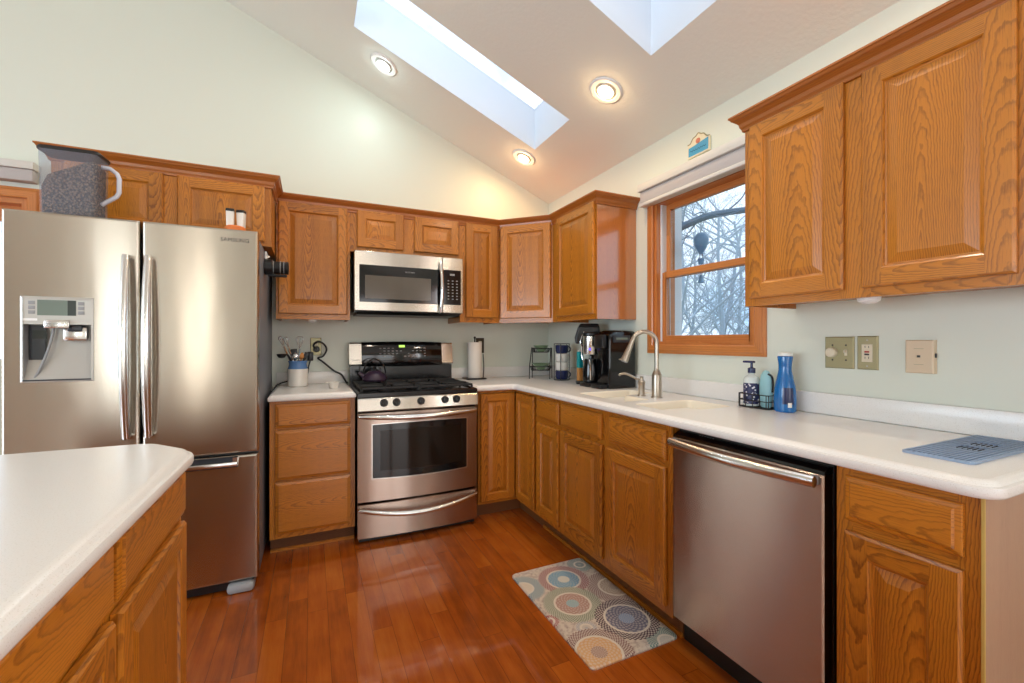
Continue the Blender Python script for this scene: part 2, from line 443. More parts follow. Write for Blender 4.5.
def thing(name, label, cat, base, group=None):
    o = bpy.data.objects.new(name, None); COL.objects.link(o); o.location = base; o.empty_display_size = .05
    BASES[o.name] = Vector(base)
    return tag(o, label, cat, group)
def struct(name, mb, base=(0, 0, 0)):
    o = build(name, mb, base=base); o['kind'] = 'structure'; return o
def plabel(o, text): o['label'] = text; return o
def copy_tree(o, loc, label=None):
    c = o.copy(); COL.objects.link(c); c.location = loc
    if label: c['label'] = label
    for ch in list(o.children):
        d = ch.copy(); COL.objects.link(d); d.parent = c
        for g in list(ch.children):
            e = g.copy(); COL.objects.link(e); e.parent = d
    return c

# ------------------------------------------------------------------ the room
SL = .417
def ceil_z(x): return 2.465 - SL * x if x > -3.3 else 2.465 + SL * 3.3 + SL * (x + 3.3)
XL, YF = -6.9, -7.4
mb = MB(); mb.box((XL - .2, YF - .2, -.12), (.2, .2, 0), 'floor'); struct('floor', mb)
# back wall, with the glass door opening at the left
mb = MB()
def gable(mb, y0, y1, x0, x1, zlo, mat):
    P = []
    xs = [x0] + ([-3.3] if x0 < -3.3 < x1 else []) + [x1]
    prof = [(x0, zlo), (x1, zlo)] + [(x, ceil_z(x) + .03) for x in reversed(xs)]
    n = len(prof)
    mb.rings([[(x, y0, z) for x, z in prof], [(x, y1, z) for x, z in prof]], mat, True, True, False)
DX0, DX1, DZ = -5.2, -3.42, 2.04
gable(mb, .0, .15, DX1, .15, 0, 'wall'); gable(mb, .0, .15, DX0, DX1, DZ, 'wall'); gable(mb, .0, .15, XL - .15, DX0, 0, 'wall')
struct('wall_back', mb)
# right wall with its window opening
WY0, WY1, WZ0, WZ1 = -2.018, -1.337, 1.205, 2.09
mb = MB()
RWIN = (-5.9, -4.3, 1.0, 2.2)
for (ya, yb, za, zb) in ((YF, RWIN[0], 0, 2.5), (RWIN[1], WY0, 0, 2.5), (RWIN[0], RWIN[1], 0, RWIN[2]), (RWIN[0], RWIN[1], RWIN[3], 2.5), (WY1, 0, 0, 2.5), (WY0, WY1, 0, WZ0), (WY0, WY1, WZ1, 2.5)):
    mb.box((0, ya, za), (.15, yb, zb), 'wall')
struct('wall_right', mb)
mb = MB()
LY0, LY1, LZ0, LZ1 = -5.1, -1.7, .35, 2.3
for (ya, yb, za, zb) in ((YF, LY0, 0, 2.5), (LY1, 0, 0, 2.5), (LY0, LY1, 0, LZ0), (LY0, LY1, LZ1, 2.5)):
    mb.box((XL - .15, ya, za), (XL, yb, zb), 'wall')
struct('wall_left', mb)
FX0, FX1, FZ1 = -2.1, -.3, 2.3
mb = MB()
gable(mb, YF - .15, YF, FX1, .15, 0, 'wall'); gable(mb, YF - .15, YF, FX0, FX1, FZ1, 'wall'); NW = ((-3.83, -3.57), (-4.99, -4.61))
gable(mb, YF - .15, YF, NW[0][1], FX0, 0, 'wall'); gable(mb, YF - .15, YF, NW[1][1], NW[0][0], 0, 'wall'); gable(mb, YF - .15, YF, XL - .15, NW[1][0], 0, 'wall')
for a, b in NW: gable(mb, YF - .15, YF, a, b, 2.3, 'wall'); mb.box((a, YF - .15, 0), (b, YF, .25), 'wall')
struct('wall_front', mb)
# sloped ceiling with two skylight shafts
SKY = [(-1.708, -.442, -1.047, -.57), (-1.708, -.42, -2.236, -1.76)]
mb = MB()
xs = sorted({.15, -.442, -.42, -1.708, -3.3, XL - .15}); ys = sorted({.15, -.57, -1.047, -1.76, -2.236, YF - .15})
def in_sky(x, y): return any(a < x < b and c < y < d for a, b, c, d in SKY)
for i in range(len(xs) - 1):
    for j in range(len(ys) - 1):
        if in_sky((xs[i] + xs[i + 1]) / 2, (ys[j] + ys[j + 1]) / 2): continue
        P = [(x, y, ceil_z(x) + dz) for dz in (0, .02) for x, y in ((xs[i], ys[j]), (xs[i + 1], ys[j]), (xs[i + 1], ys[j + 1]), (xs[i], ys[j + 1]))]
        mb.poly(P, [(0, 1, 2, 3), (7, 6, 5, 4)], 'ceiling')
struct('ceiling', mb)
SH = .30
for k, (a, b, c, d) in enumerate(SKY):
    mb = MB(); t = .03
    for q in (((a, c), (b, c), (0, -t)), ((b, d), (a, d), (0, t)), ((b, c), (b, d), (t, 0)), ((a, d), (a, c), (-t, 0))):
        (xa, ya), (xb, yb), (ox, oy) = q
        rings = []
        mb.poly([(xa, ya, ceil_z(xa)), (xb, yb, ceil_z(xb)), (xb, yb, ceil_z(xb) + SH), (xa, ya, ceil_z(xa) + SH),
                 (xa + ox, ya + oy, ceil_z(xa) + .02), (xb + ox, yb + oy, ceil_z(xb) + .02), (xb + ox, yb + oy, ceil_z(xb) + SH), (xa + ox, ya + oy, ceil_z(xa) + SH)],
                [(0, 1, 2, 3), (5, 4, 7, 6), (3, 2, 6, 7), (0, 4, 5, 1), (1, 5, 6, 2), (4, 0, 3, 7)], 'shaft')
    w = struct('window_%d' % (3 + k), mb)
    g = MB(); z = SH - .02
    g.poly([(x, y, ceil_z(x) + z + dz) for dz in (0, .006) for x, y in ((a, c), (b, c), (b, d), (a, d))],
           [(0, 1, 2, 3), (7, 6, 5, 4), (0, 4, 5, 1), (1, 5, 6, 2), (2, 6, 7, 3), (3, 7, 4, 0)], 'glass_clear')
    build('pane', g, w)

# ------------------------------------------------------------------ window over the sink
def casing(mb, M0, u0, u1, v0, v1, w, mat, bottom=True):
    """mitre-less flat casing boards round an opening, on the local plane w=0"""
    mb.M = M0
    prof = [(0, .016), (.006, .020), (w - .02, .018), (w - .012, .012), (w, .010)]
    def strip(p0, p1, nrm, g):
        bd = mb.board()
        # p0->p1 runs along the inner edge, nrm points outward
        for (d0, h0), (d1, h1) in zip([(0, 0)] + prof, prof + [(w, 0)]):
            def pt(p, d, h, sgn): return (p[0] + nrm[0] * d + (sgn * d if nrm[0] == 0 else 0), p[1] + nrm[1] * d + (sgn * d if nrm[1] == 0 else 0), h)
            mb.face([pt(p0, d0, h0, -1), pt(p1, d0, h0, 1), pt(p1, d1, h1, 1), pt(p0, d1, h1, -1)], mat, g, bd, (0, 0, 0))
    strip((u0, v0), (u0, v1), (-1, 0), 1) if True else None
    strip((u1, v0), (u1, v1), (1, 0), 1)
    strip((u0, v1), (u1, v1), (0, 1), 0)
    if bottom: strip((u0, v0), (u1, v0), (0, -1), 0)
mb = MB()
M0 = right(WY1, WZ0, 0); w, h = WY1 - WY0, WZ1 - WZ0
casing(mb, M0, 0, w, 0, h, .055, 'trimwood')
t = .018
for lo, hi, g in (((0, 0, -.15), (t, h, .0), 1), ((w - t, 0, -.15), (w, h, .0), 1), ((t, h - t, -.15), (w - t, h, .0), 0), ((t, 0, -.15), (w - t, t, .0), 0)):
    mb.box(lo, hi, 'trimwood', g)
win = struct('window_1', mb)
mb = MB(M0)
for u in (t, w - t - .012): mb.box((u, t, -.10), (u + .012, h - t, -.03), 'vinyl')
build('jamb_liner', mb, win)
mb = MB(M0)
mb.box((-.05, -.1, -.24), (-.012, h, -.155), 'vinyl'); mb.box((w + .012, -.1, -.24), (w + .05, h, -.155), 'vinyl')
mb.box((-.012, -.1, -.24), (w + .012, -.04, -.155), 'vinyl')
build('exterior_casing', mb, win)
def sash(u0, u1, v0, v1, wz, st, top, bot):
    f = MB(M0)
    f.box((u0, v0, wz - .03), (u0 + st, v1, wz), 'trimwood', 1); f.box((u1 - st, v0, wz - .03), (u1, v1, wz), 'trimwood', 1)
    f.box((u0 + st, v1 - top, wz - .03), (u1 - st, v1, wz), 'trimwood', 0); f.box((u0 + st, v0, wz - .03), (u1 - st, v0 + bot, wz), 'trimwood', 0)
    o = build('sash', f, win, bevel=.003)
    g = MB(M0); g.box((u0 + st, v0 + bot, wz - .018), (u1 - st, v1 - top, wz - .012), 'glass'); build('pane', g, o)
sash(t + .012, w - t - .012, .415, h - t, -.066, .030, .034, .028)
sash(t + .012, w - t - .012, t, .445, -.033, .030, .036, .036)
# shade above it
sh = thing('roller_shade', 'white fabric shade rolled up above the sink window', 'window shade', (-.04, -1.68, 2.07))
mb = MB(); mb.rbox((-.075, -2.10, 2.165), (-.004, -1.262, 2.212), 'shade_rail', .004); build('headrail', mb, sh)
mb = MB()
mb.rbox((-.060, -2.09, 2.092), (-.01, -1.268, 2.1645), 'shade', .008)
build('shade_fabric', mb, sh)
mb = MB(); mb.rbox((-.066, -2.095, 2.072), (-.008, -1.264, 2.093), 'shade_rail', .004); build('bottom_rail', mb, sh)

# glass door on the back wall, left of the refrigerator
mb = MB(); M1 = back(DX0, 0, 0); w1 = DX1 - DX0
casing(mb, M1, 0, w1, 0.0, DZ, .06, 'trimwood', False)
for lo, hi, g in (((0, 0, -.12), (.03, DZ, 0), 1), ((w1 - .03, 0, -.12), (w1, DZ, 0), 1), ((.03, DZ - .03, -.12), (w1 - .03, DZ, 0), 0)): mb.box(lo, hi, 'trimwood', g)
door = struct('door_1', mb)
for u0, u1, wz in ((.03, w1 / 2 + .03, -.04), (w1 / 2 - .03, w1 - .03, -.085)):
    f = MB(M1)
    f.box((u0, 0.0, wz - .035), (u0 + .075, DZ - .03, wz), 'trimwood', 1); f.box((u1 - .075, 0, wz - .035), (u1, DZ - .03, wz), 'trimwood', 1)
    f.box((u0 + .075, DZ - .12, wz - .035), (u1 - .075, DZ - .03, wz), 'trimwood', 0); f.box((u0 + .075, 0, wz - .035), (u1 - .075, .15, wz), 'trimwood', 0)
    o = build('sash', f, door); g = MB(M1); g.box((u0 + .075, .15, wz - .02), (u1 - .075, DZ - .12, wz - .014), 'glass_clear'); build('pane', g, o)
bl = thing('window_blind', 'grey-white blind gathered above the glass door left of the refrigerator', 'blind', (-4.3, -.05, 2.12))
mb = MB(); mb.rbox((-5.25, -.085, 2.19), (-3.365, -.004, 2.232), 'shade_rail', .004); build('headrail', mb, bl)
mb = MB()
mb.rbox((-5.24, -.072, 2.124), (-3.372, -.01, 2.1895), 'shade', .006)
build('shade_fabric', mb, bl)
# unseen windows and door added behind the camera for the fill lights
mb = MB()
for y in (LY0, (LY0 + LY1) / 2 - .04, LY1 - .08): mb.box((XL - .10, y, LZ0), (XL - .04, y + .08, LZ1), 'trimwood', 2)
for z in (LZ0, LZ1 - .08): mb.box((XL - .10, LY0 + .08, z), (XL - .04, LY1 - .08, z + .08), 'trimwood', 1)
struct('window_5', mb)
mb = MB()
for x in (FX0, (FX0 + FX1) / 2 - .05, FX1 - .1): mb.box((x, YF - .10, 0), (x + .1, YF - .04, FZ1), 'trimwood', 2)
mb.box((FX0 + .1, YF - .10, FZ1 - .1), (FX1 - .1, YF - .04, FZ1), 'trimwood', 0)
struct('added_door_2', mb)
mb = MB()
for y in (RWIN[0], (RWIN[0] + RWIN[1]) / 2 - .03, RWIN[1] - .06): mb.box((.04, y, RWIN[2]), (.10, y + .06, RWIN[3]), 'trimwood', 2)
for zz in (RWIN[2], RWIN[3] - .06): mb.box((.04, RWIN[0] + .06, zz), (.10, RWIN[1] - .06, zz + .06), 'trimwood', 1)
struct('window_8', mb)  # unseen window added so its lamp lights the island face
for k, (a, b) in enumerate(NW):  # narrow windows added for light streaks on the refrigerator
    mb = MB()
    for x in (a, b - .04): mb.box((x, YF - .10, .25), (x + .04, YF - .04, 2.3), 'trimwood', 2)
    for zz in (.25, 2.26): mb.box((a + .04, YF - .10, zz), (b - .04, YF - .04, zz + .04), 'trimwood', 0)
    struct('window_%d' % (6 + k), mb)
# ------------------------------------------------------------------ cabinets
def rect(i, W, H, w): return [(i, i, w), (W - i, i, w), (W - i, H - i, w), (i, H - i, w)]
def ringfaces(mb, a, b, mat, bd, ctr, allg=None):
    for k in range(4):
        j = (k + 1) % 4
        mb.face([a[k], a[j], b[j], b[k]], mat, (0 if k in (0, 2) else 1) if allg is None else allg, bd, ctr)
def at(M0, u, v, w=0): return M0 @ Matrix.Translation((u, v, w))
def door_mesh(M0, W, H, mat='oak', fw=.056):
    mb = MB(M0); T = .019; c = (W / 2, H / 2, 0)
    bs = [mb.board() for _ in range(5)]
    r0, r1, r2 = rect(0, W, H, 0), rect(0, W, H, .012), rect(.006, W, H, T)
    for k in range(4):
        j = (k + 1) % 4
        for a, b in ((r0, r1), (r1, r2)): mb.face([a[k], a[j], b[j], b[k]], mat, 0 if k in (0, 2) else 1, bs[k], c)
    mb.face(list(reversed(r0)), mat, 1, bs[4], c)
    i = .006
    for lo, hi, g, b, cc in (((i, i), (fw, H - i), 1, bs[3], (fw / 2, H / 2, 0)), ((W - fw, i), (W - i, H - i), 1, bs[1], (W - fw / 2, H / 2, 0)),
                      ((fw, i), (W - fw, fw), 0, bs[0], (W / 2, fw / 2, 0)), ((fw, H - fw), (W - fw, H - i), 0, bs[2], (W / 2, H - fw / 2, 0))):
        mb.face([(lo[0], lo[1], T), (hi[0], lo[1], T), (hi[0], hi[1], T), (lo[0], hi[1], T)], mat, g, b, cc)
    a = rect(fw, W, H, T); b = rect(fw + .004, W, H, T - .003); d = rect(fw + .007, W, H, T - .009); e = rect(fw + .012, W, H, T - .011)
    for p, q in ((a, b), (b, d), (d, e)): ringfaces(mb, p, q, mat, bs[0], c)
    f = rect(min(fw + .040, W / 2 - .012), W, H, T - .003)
    ringfaces(mb, e, f, mat, bs[4], c, 1); mb.face(f, mat, 1, bs[4], c)
    return mb
def drawer_mesh(M0, W, H, mat='oak'):
    mb = MB(M0); T = .019; c = (W / 2, H / 2, 0); b = mb.board()
    R = [rect(0, W, H, 0), rect(0, W, H, .010), rect(.003, W, H, .0125), rect(.013, W, H, .0145), rect(.017, W, H, T)]
    for p, q in zip(R, R[1:]): ringfaces(mb, p, q, mat, b, c, 0)
    mb.face(R[-1], mat, 0, b, c); mb.face(list(reversed(R[0])), mat, 0, b, c)
    return mb
def cabinet(name, label, M0, W, H, D, stiles, rails, fronts, group, toe=False, side_mat=None, v0=0.0, cat='cabinet', bottom_up=.0):
    """M0: frame at the lower left corner of the face, w pointing into the room"""
    base = (M0 @ Vector((W / 2, 0, -D / 2)))
    if toe: base.z = 0
    t = thing(name, label, cat, tuple(base), group)
    mb = MB(M0); k = .015; b0 = bottom_up
    mb.box((0, 0, -D), (k, H, -.019), 'oak', 1); mb.box((W - k, 0, -D), (W, H, -.019), 'oak', 1)
    mb.box((k, b0, -D), (W - k, b0 + k, -.019), 'oak', 0); mb.box((k, H - k, -D), (W - k, H, -.019), 'oak', 0); mb.box((k, b0 + k, -D), (W - k, H - k, -D + k), 'oak', 0)
    for u0, u1 in stiles: mb.box((u0, 0, -.019), (u1, H, 0), 'oak', 1)
    for u0, u1, va, vb in rails: mb.box((u0, va, -.019), (u1, vb, 0), 'oak', 0)
    build('body', mb, t)
    for kind, u0, u1, va, vb in fronts:
        if kind == 'door': build('door', door_mesh(at(M0, u0, va, .0015), u1 - u0, vb - va), t)
        else: build('drawer_front', drawer_mesh(at(M0, u0, va, .0015), u1 - u0, vb - va), t)
    if toe:
        mb = MB(M0); z0 = -(M0 @ Vector((0, 0, 0))).z
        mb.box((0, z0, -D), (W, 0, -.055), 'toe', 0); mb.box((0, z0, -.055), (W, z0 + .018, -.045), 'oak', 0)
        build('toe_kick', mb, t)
    return t
def simple_frame(W, H, edges, mids, rv):
    st = [(a, b) for a, b in edges]; rl = []
    for (a, b), (c, d) in zip(st, st[1:]):
        for va, vb in rv: rl.append((b, c, va, vb))
    return st, rl
UZ, UT = 1.367, 2.125; UF = -.3145; UH = UT - UZ
UG = 'upper oak cabinets'
def upper(name, label, M0, W, H, D, st, fronts, z0, low=.035):
    s_, r_ = simple_frame(W, H, st, None, [(0, low), (H - .035, H)])
    return cabinet(name, label, M0, W, H, D, s_, r_, fronts, UG, bottom_up=.02)
# back wall, left to right
X0 = -2.15
upper('overhead_cabinet', 'single-door oak wall cabinet between the refrigerator and the microwave', back(X0, UZ, UF), .438, UH, .3105, [(0, .03), (.405, .438)],
      [('door', .012, .421, .033, UH - .012)], UZ)
upper('overhead_cabinet', 'short oak wall cabinet with two small doors above the microwave', back(-1.711, 1.832, UF), .770, UT - 1.832, .3105, [(0, .05), (.345, .44), (.735, .770)],
      [('door', .042, .354, .030, .283), ('door', .428, .758, .030, .283)], 1.832, .04)
upper('overhead_cabinet', 'narrow single-door oak wall cabinet right of the microwave', back(-.940, UZ, UF), .322, UH, .3105, [(0, .05), (.290, .322)],
      [('door', .042, .301, .036, UH - .010)], UZ)
# diagonal corner cabinet
pa, pb = Vector((-.6165, -.3145, 0)), Vector((-.3145, -.6165, 0))
Wd = (pb - pa).length; MD = FR((pa.x, pa.y, UZ), (1, -1, 0), (-1, -1, 0))
t = thing('corner_cabinet', 'diagonal single-door oak wall cabinet across the room corner', 'cabinet', (-.2, -.2, UZ), UG)
mb = MB(); poly = [(-.002, -.002), (-.6155, -.002), (-.6155, -.3145), (-.3145, -.6155), (-.002, -.6155)]
ins = [(-.004, -.004), (-.6135, -.004), (-.606, -.3285), (-.3285, -.606), (-.004, -.6135)]
mb.prism(ins, UZ + .02, UT, 'oak'); mb.M = MD
mb.box((0, 0, -.019), (.025, UH, 0), 'oak', 1); mb.box((Wd - .025, 0, -.019), (Wd, UH, 0), 'oak', 1)
mb.box((.025, 0, -.019), (Wd - .025, .035, 0), 'oak', 0); mb.box((.025, UH - .035, -.019), (Wd - .025, UH, 0), 'oak', 0)
build('body', mb, t)
build('door', door_mesh(at(MD, .012, .033, .0015), Wd - .024, UH - .045), t)
# right wall
ce = upper('overhead_cabinet', 'single-door oak wall cabinet between the corner and the sink window', right(-.6175, UZ, UF), .5475, UH, .3105, [(0, .09), (.525, .5475)],
      [('door', .072, .533, .033, UH - .012)], UZ)
upper('overhead_cabinet', 'wide two-door oak wall cabinet right of the sink window', right(-2.195, UZ, UF), .800, UH, .3105, [(0, .05), (.352, .445), (.745, .800)],
      [('door', .028, .372, .030, UH - .030), ('door', .425, .766, .030, UH - .030)], UZ)
mb = MB(); mb.box((-.3140, -1.1685, UZ), (-.003, -1.1652, 2.089), 'oak_gloss', 2); build('end_panel', mb, ce)
# over the refrigerator
cabinet('overhead_cabinet', 'deep two-door oak cabinet above the refrigerator', back(-3.08, 1.762, -.607), .925, UT - 1.762, .603,
        [(0, .07), (.42, .51), (.865, .925)], [(.07, .42, 0, .035), (.51, .865, 0, .035), (.07, .42, .325, UT - 1.762), (.51, .865, .325, UT - 1.762)],
        [('door', .050, .434, .022, .335), ('door', .493, .893, .022, .335)], UG)

# crown mouldings
CP = [(0, 2.090), (.007, 2.092), (.009, 2.102), (.014, 2.110), (.017, 2.124), (.030, 2.137), (.036, 2.140), (.041, 2.149), (.045, 2.151), (.045, 2.158), (0, 2.158)]
def crown(path, label):
    pts = [Vector((x, y, 0)) for x, y in path]; n = len(pts)
    dirs = [(b - a).normalized() for a, b in zip(pts, pts[1:])]
    nr = [Vector((d.y, -d.x, 0)) for d in dirs]              # outward = right of travel
    rings = []
    for i, p in enumerate(pts):
        if i == 0: m = nr[0]; sc = 1
        elif i == n - 1: m = nr[-1]; sc = 1
        else: m = (nr[i - 1] + nr[i]).normalized(); sc = 1 / m.dot(nr[i])
        rings.append((p, m * sc))
    mb = MB()
    for i in range(n - 1):
        bd = mb.board(); u = dirs[i]; Mx = Matrix(((u.x, nr[i].x, 0, 0), (u.y, nr[i].y, 0, 0), (u.z, nr[i].z, 1, 0), (0, 0, 0, 1)))
        inv = Mx.inverted(); mb.M = Mx
        for (d0, z0), (d1, z1) in zip(CP, CP[1:] + CP[:1]):
            q = []
            for (pp, dd, zz) in ((rings[i], d0, z0), (rings[i + 1], d0, z0), (rings[i + 1], d1, z1), (rings[i], d1, z1)):
                q.append(inv @ (pp[0] + pp[1] * dd + Vector((0, 0, zz))))
            mb.face(q, 'crownwood', 0, bd, (0, 0, 0))
    return mb
def crown_thing(path, label):
    o = build('crown_moulding', crown(path, label), base=(path[1][0], path[1][1], 2.09)); return tag(o, label, 'crown moulding', 'oak crown mouldings')
e = .001
crown_thing([(-2.152, UF - e), (-.6165, UF - e), (UF - e, -.6165), (UF - e, -1.1690), (-.002, -1.1690)], 'long oak crown moulding from the refrigerator cabinet round the corner to the window')
crown_thing([(-3.081, -.002), (-3.081, -.609), (-2.153, -.609), (-2.153, -.365)], 'oak crown moulding on the deep cabinet above the refrigerator')
crown_thing([(-.002, -2.194), (UF - e, -2.194), (UF - e, -2.998)], 'oak crown moulding on the wide cabinet right of the window')

# base cabinets
BZ, BT = .093, .883; BH = BT - BZ; BF = -.61; BG = 'lower oak cabinets'
def z(v): return v - BZ
def basecab(name, label, M0, W, st, rz, fronts):
    s_, r_ = simple_frame(W, BH, st, None, [(z(a), z(b)) for a, b in rz])
    return cabinet(name, label, M0, W, BH, .606, s_, r_, [(k, a, b, z(c), z(d)) for k, a, b, c, d in fronts], BG, toe=True)
basecab('drawer_base_cabinet', 'oak base cabinet with three stacked drawers between refrigerator and stove', back(-2.163, BZ, BF), .457, [(0, .04), (.415, .457)],
        [(BZ, .130), (.405, .450), (.70, .74), (.85, BT)], [('drawer', .028, .430, .123, .416), ('drawer', .028, .430, .430, .712), ('drawer', .028, .430, .727, .865)])
# corner base with a folding pair of doors
t = thing('corner_base_cabinet', 'oak corner base cabinet with a folding door pair beside the stove', 'cabinet', (-.45, -.45, 0), BG)
mb = MB()
pl = [(-.003, -.003), (-.903, -.003), (-.903, -.591), (-.591, -.591), (-.591, -.918), (-.003, -.918)]
mb.prism(pl, BZ, .75, 'oak')
M1, M2 = back(-.903, BZ, BF), right(-.61, BZ, BF)
for MM, W in ((M1, .293), (M2, .308)):
    mb.M = MM
    mb.box((0, BH - .02, -.019), (W, BH, 0), 'oak', 0); mb.box((0, 0, -.019), (W, .018, 0), 'oak', 0)
mb.M = M1; mb.box((0, .018, -.019), (.012, BH - .02, 0), 'oak', 1)
mb.M = M2; mb.box((.296, .018, -.019), (.308, BH - .02, 0), 'oak', 1)
build('body', mb, t)
build('door', door_mesh(at(M1, .010, .020, .0015), .262, BH - .042, fw=.05), t)
build('door', door_mesh(at(M2, .022, .020, .0015), .270, BH - .042, fw=.05), t)
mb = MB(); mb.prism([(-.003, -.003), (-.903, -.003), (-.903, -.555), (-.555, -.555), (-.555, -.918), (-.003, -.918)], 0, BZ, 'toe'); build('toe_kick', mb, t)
basecab('base_cabinet', 'narrow oak base cabinet with one drawer and one door left of the sink base', right(-.919, BZ, BF), .300, [(0, .034), (.280, .300)],
        [(BZ, .135), (.70, .735), (.85, BT)], [('drawer', .026, .294, .730, .860), ('door', .026, .294, .125, .700)])
basecab('sink_base_cabinet', 'wide oak sink base cabinet with two doors under two false drawer fronts', right(-1.220, BZ, BF), .872, [(0, .03), (.39, .485), (.83, .872)],
        [(BZ, .145), (.695, .74), (.85, BT)], [('drawer', .016, .408, .728, .857), ('drawer', .469, .847, .730, .857), ('door', .016, .416, .130, .702), ('door', .450, .845, .130, .702)])
ec = basecab('base_cabinet', 'oak end base cabinet right of the dishwasher with one drawer and door', right(-2.700, BZ, BF), .288, [(0, .04), (.25, .288)],
        [(BZ, .145), (.70, .745), (.85, BT)], [('drawer', .026, .263, .738, .858), ('door', .026, .263, .130, .708)])
mb = MB(); mb.box((-.606, -2.9945, .0), (-.004, -2.989, BT), 'laminate', 2); plabel(build('end_panel', mb, ec), 'greyish brown laminate end panel')
mb = MB(); mb.box((-.612, -2.9945, .0), (-.6065, -2.989, BT), 'edgeband'); plabel(build('edge_band', mb, ec), 'yellowish edge strip')

# island
IM = FR((-2.297, -4.25, BZ), (0, 1, 0), (1, 0, 0))       # u = y + 4.25
def iu(y): return y + 4.25
st = [(0, .04), (iu(-3.42), iu(-3.36)), (iu(-2.90), iu(-2.84)), (iu(-2.385), iu(-2.325)), (iu(-1.885), iu(-1.848))]
s_, r_ = simple_frame(iu(-1.848), BH, st, None, [(0, z(.135)), (z(.70), z(.735)), (z(.852), BH)])
fr = []
for a, b in ((-2.350, -1.874), (-2.862, -2.374), (-3.38, -2.888), (-3.9, -3.40)):
    fr += [('drawer', iu(a), iu(b), z(.724), z(.862)), ('door', iu(a), iu(b), z(.125), z(.702))]
cabinet('island_cabinet', 'oak kitchen island cabinet at the left with drawers over raised-panel doors', IM, iu(-1.848), BH, .85, s_, r_, fr, BG, toe=True)

# ------------------------------------------------------------------ countertops
def arc(c, r, a0, a1, n=8): return [(c[0] + r * math.cos(math.radians(a0 + (a1 - a0) * k / n)), c[1] + r * math.sin(math.radians(a0 + (a1 - a0) * k / n))) for k in range(n + 1)]
def inset(poly, d):
    n = len(poly); out = []
    for i in range(n):
        p0, p1, p2 = Vector(poly[i - 1]), Vector(poly[i]), Vector(poly[(i + 1) % n])
        a = (p1 - p0).normalized(); b = (p2 - p1).normalized()
        n1 = Vector((-a.y, a.x)); n2 = Vector((-b.y, b.x)); m = (n1 + n2).normalized()
        q = p1 + m * d / max(.3, m.dot(n1)); out.append((q.x, q.y))
    return out
EDGE = [(.004, .8835), (.001, .887), (0, .890), (0, .904), (.002, .908), (.009, .9095), (.012, .913), (.016, .918), (.022, .9205), (.028, .9215)]
CT = .9215
def counter_mesh(poly, holes=()):
    mb = MB(); rg = [[(x, y, zz) for x, y in inset(poly, d)] for d, zz in EDGE]
    mb.rings(rg, 'counter', True, False)
    bm = bmesh.new(); es = []
    for loop in [[p for p in rg[-1]]] + [[(x, y, CT) for x, y in h] for h in holes]:
        vs = [bm.verts.new(p) for p in loop]
        es += [bm.edges.new((vs[i], vs[(i + 1) % len(vs)])) for i in range(len(vs))]
    bmesh.ops.triangle_fill(bm, use_beauty=True, use_dissolve=False, edges=es)
    mb.bm(bm, 'counter', False)
    return mb
def rounded(poly, r, n=5):
    out = []; k = len(poly)
    for i in range(k):
        p0, p1, p2 = Vector(poly[i - 1]), Vector(poly[i]), Vector(poly[(i + 1) % k])
        a = p1 + (p0 - p1).normalized() * r; b = p1 + (p2 - p1).normalized() * r
        for j in range(n + 1):
            s = j / n; q = a * (1 - s) ** 2 + p1 * 2 * s * (1 - s) + b * s * s; out.append((q.x, q.y))
    return out
CF = -.647
bowl1 = rounded([(-.535, -1.275), (-.535, -1.690), (-.355, -1.690), (-.355, -1.480), (-.135, -1.480), (-.135, -1.275)], .035)
bowl2 = rounded([(-.545, -1.765), (-.545, -2.030), (-.170, -2.030), (-.170, -1.765)], .045)
L = [(-.002, -.002), (-.933, -.002), (-.933, CF)] + arc((CF - .02, CF - .02), .02, 90, 0, 4) + arc((CF + .055, -3.025 + .055), .055, 180, 270, 8) + [(-.002, -3.025)]
ctr = thing('countertop', 'L-shaped white solid-surface countertop with moulded sink on the stove and window walls', 'countertop', (-.35, -1.5, BT + .0005))
SHIFT = .0
build('slab', counter_mesh(L, (bowl1, bowl2)), ctr)
for bw in (bowl1, bowl2):
    mb = MB(); ccw = bw
    area2 = sum(bw[i - 1][0] * bw[i][1] - bw[i][0] * bw[i - 1][1] for i in range(len(bw)))
    sg = 1 if area2 > 0 else -1
    R = [[(x, y, zz) for x, y in inset(bw, sg * d)] for d, zz in ((0, CT), (.004, CT - .002), (.010, CT - .010), (.020, CT - .13), (.028, CT - .155))]
    mb.rings(R, 'sink', False, True); plabel(build('sink_bowl', mb, ctr), 'bisque sink bowl')
mb = MB()
mb.rbox((-.933, -.020, CT), (-.0205, -.002, 1.007), 'counter', .003); mb.rbox((-.020, -3.02, CT), (-.002, -.002, 1.009), 'counter', .003)
build('backsplash', mb, ctr)
lc = thing('countertop', 'short white countertop section between the refrigerator and the stove', 'countertop', (-1.94, -.32, BT + .0005))
build('slab', counter_mesh([(-1.703, -.002), (-2.170, -.002), (-2.170, CF), (-1.703, CF)]), lc)
mb = MB(); mb.rbox((-2.168, -.020, CT), (-1.705, -.002, 1.007), 'counter', .003); build('backsplash', mb, lc)
IP = [(-2.243, -4.3), (-2.243, -1.975), (-2.246, -1.945), (-2.255, -1.918), (-2.269, -1.895), (-2.345, -1.806), (-2.365, -1.790), (-2.395, -1.780), (-2.430, -1.776), (-3.25, -1.776), (-3.25, -4.3)]
o = build('island_countertop', counter_mesh(IP), base=(-2.7, -3, BT + .0005)); tag(o, 'large white island countertop with a clipped corner at lower left', 'countertop')
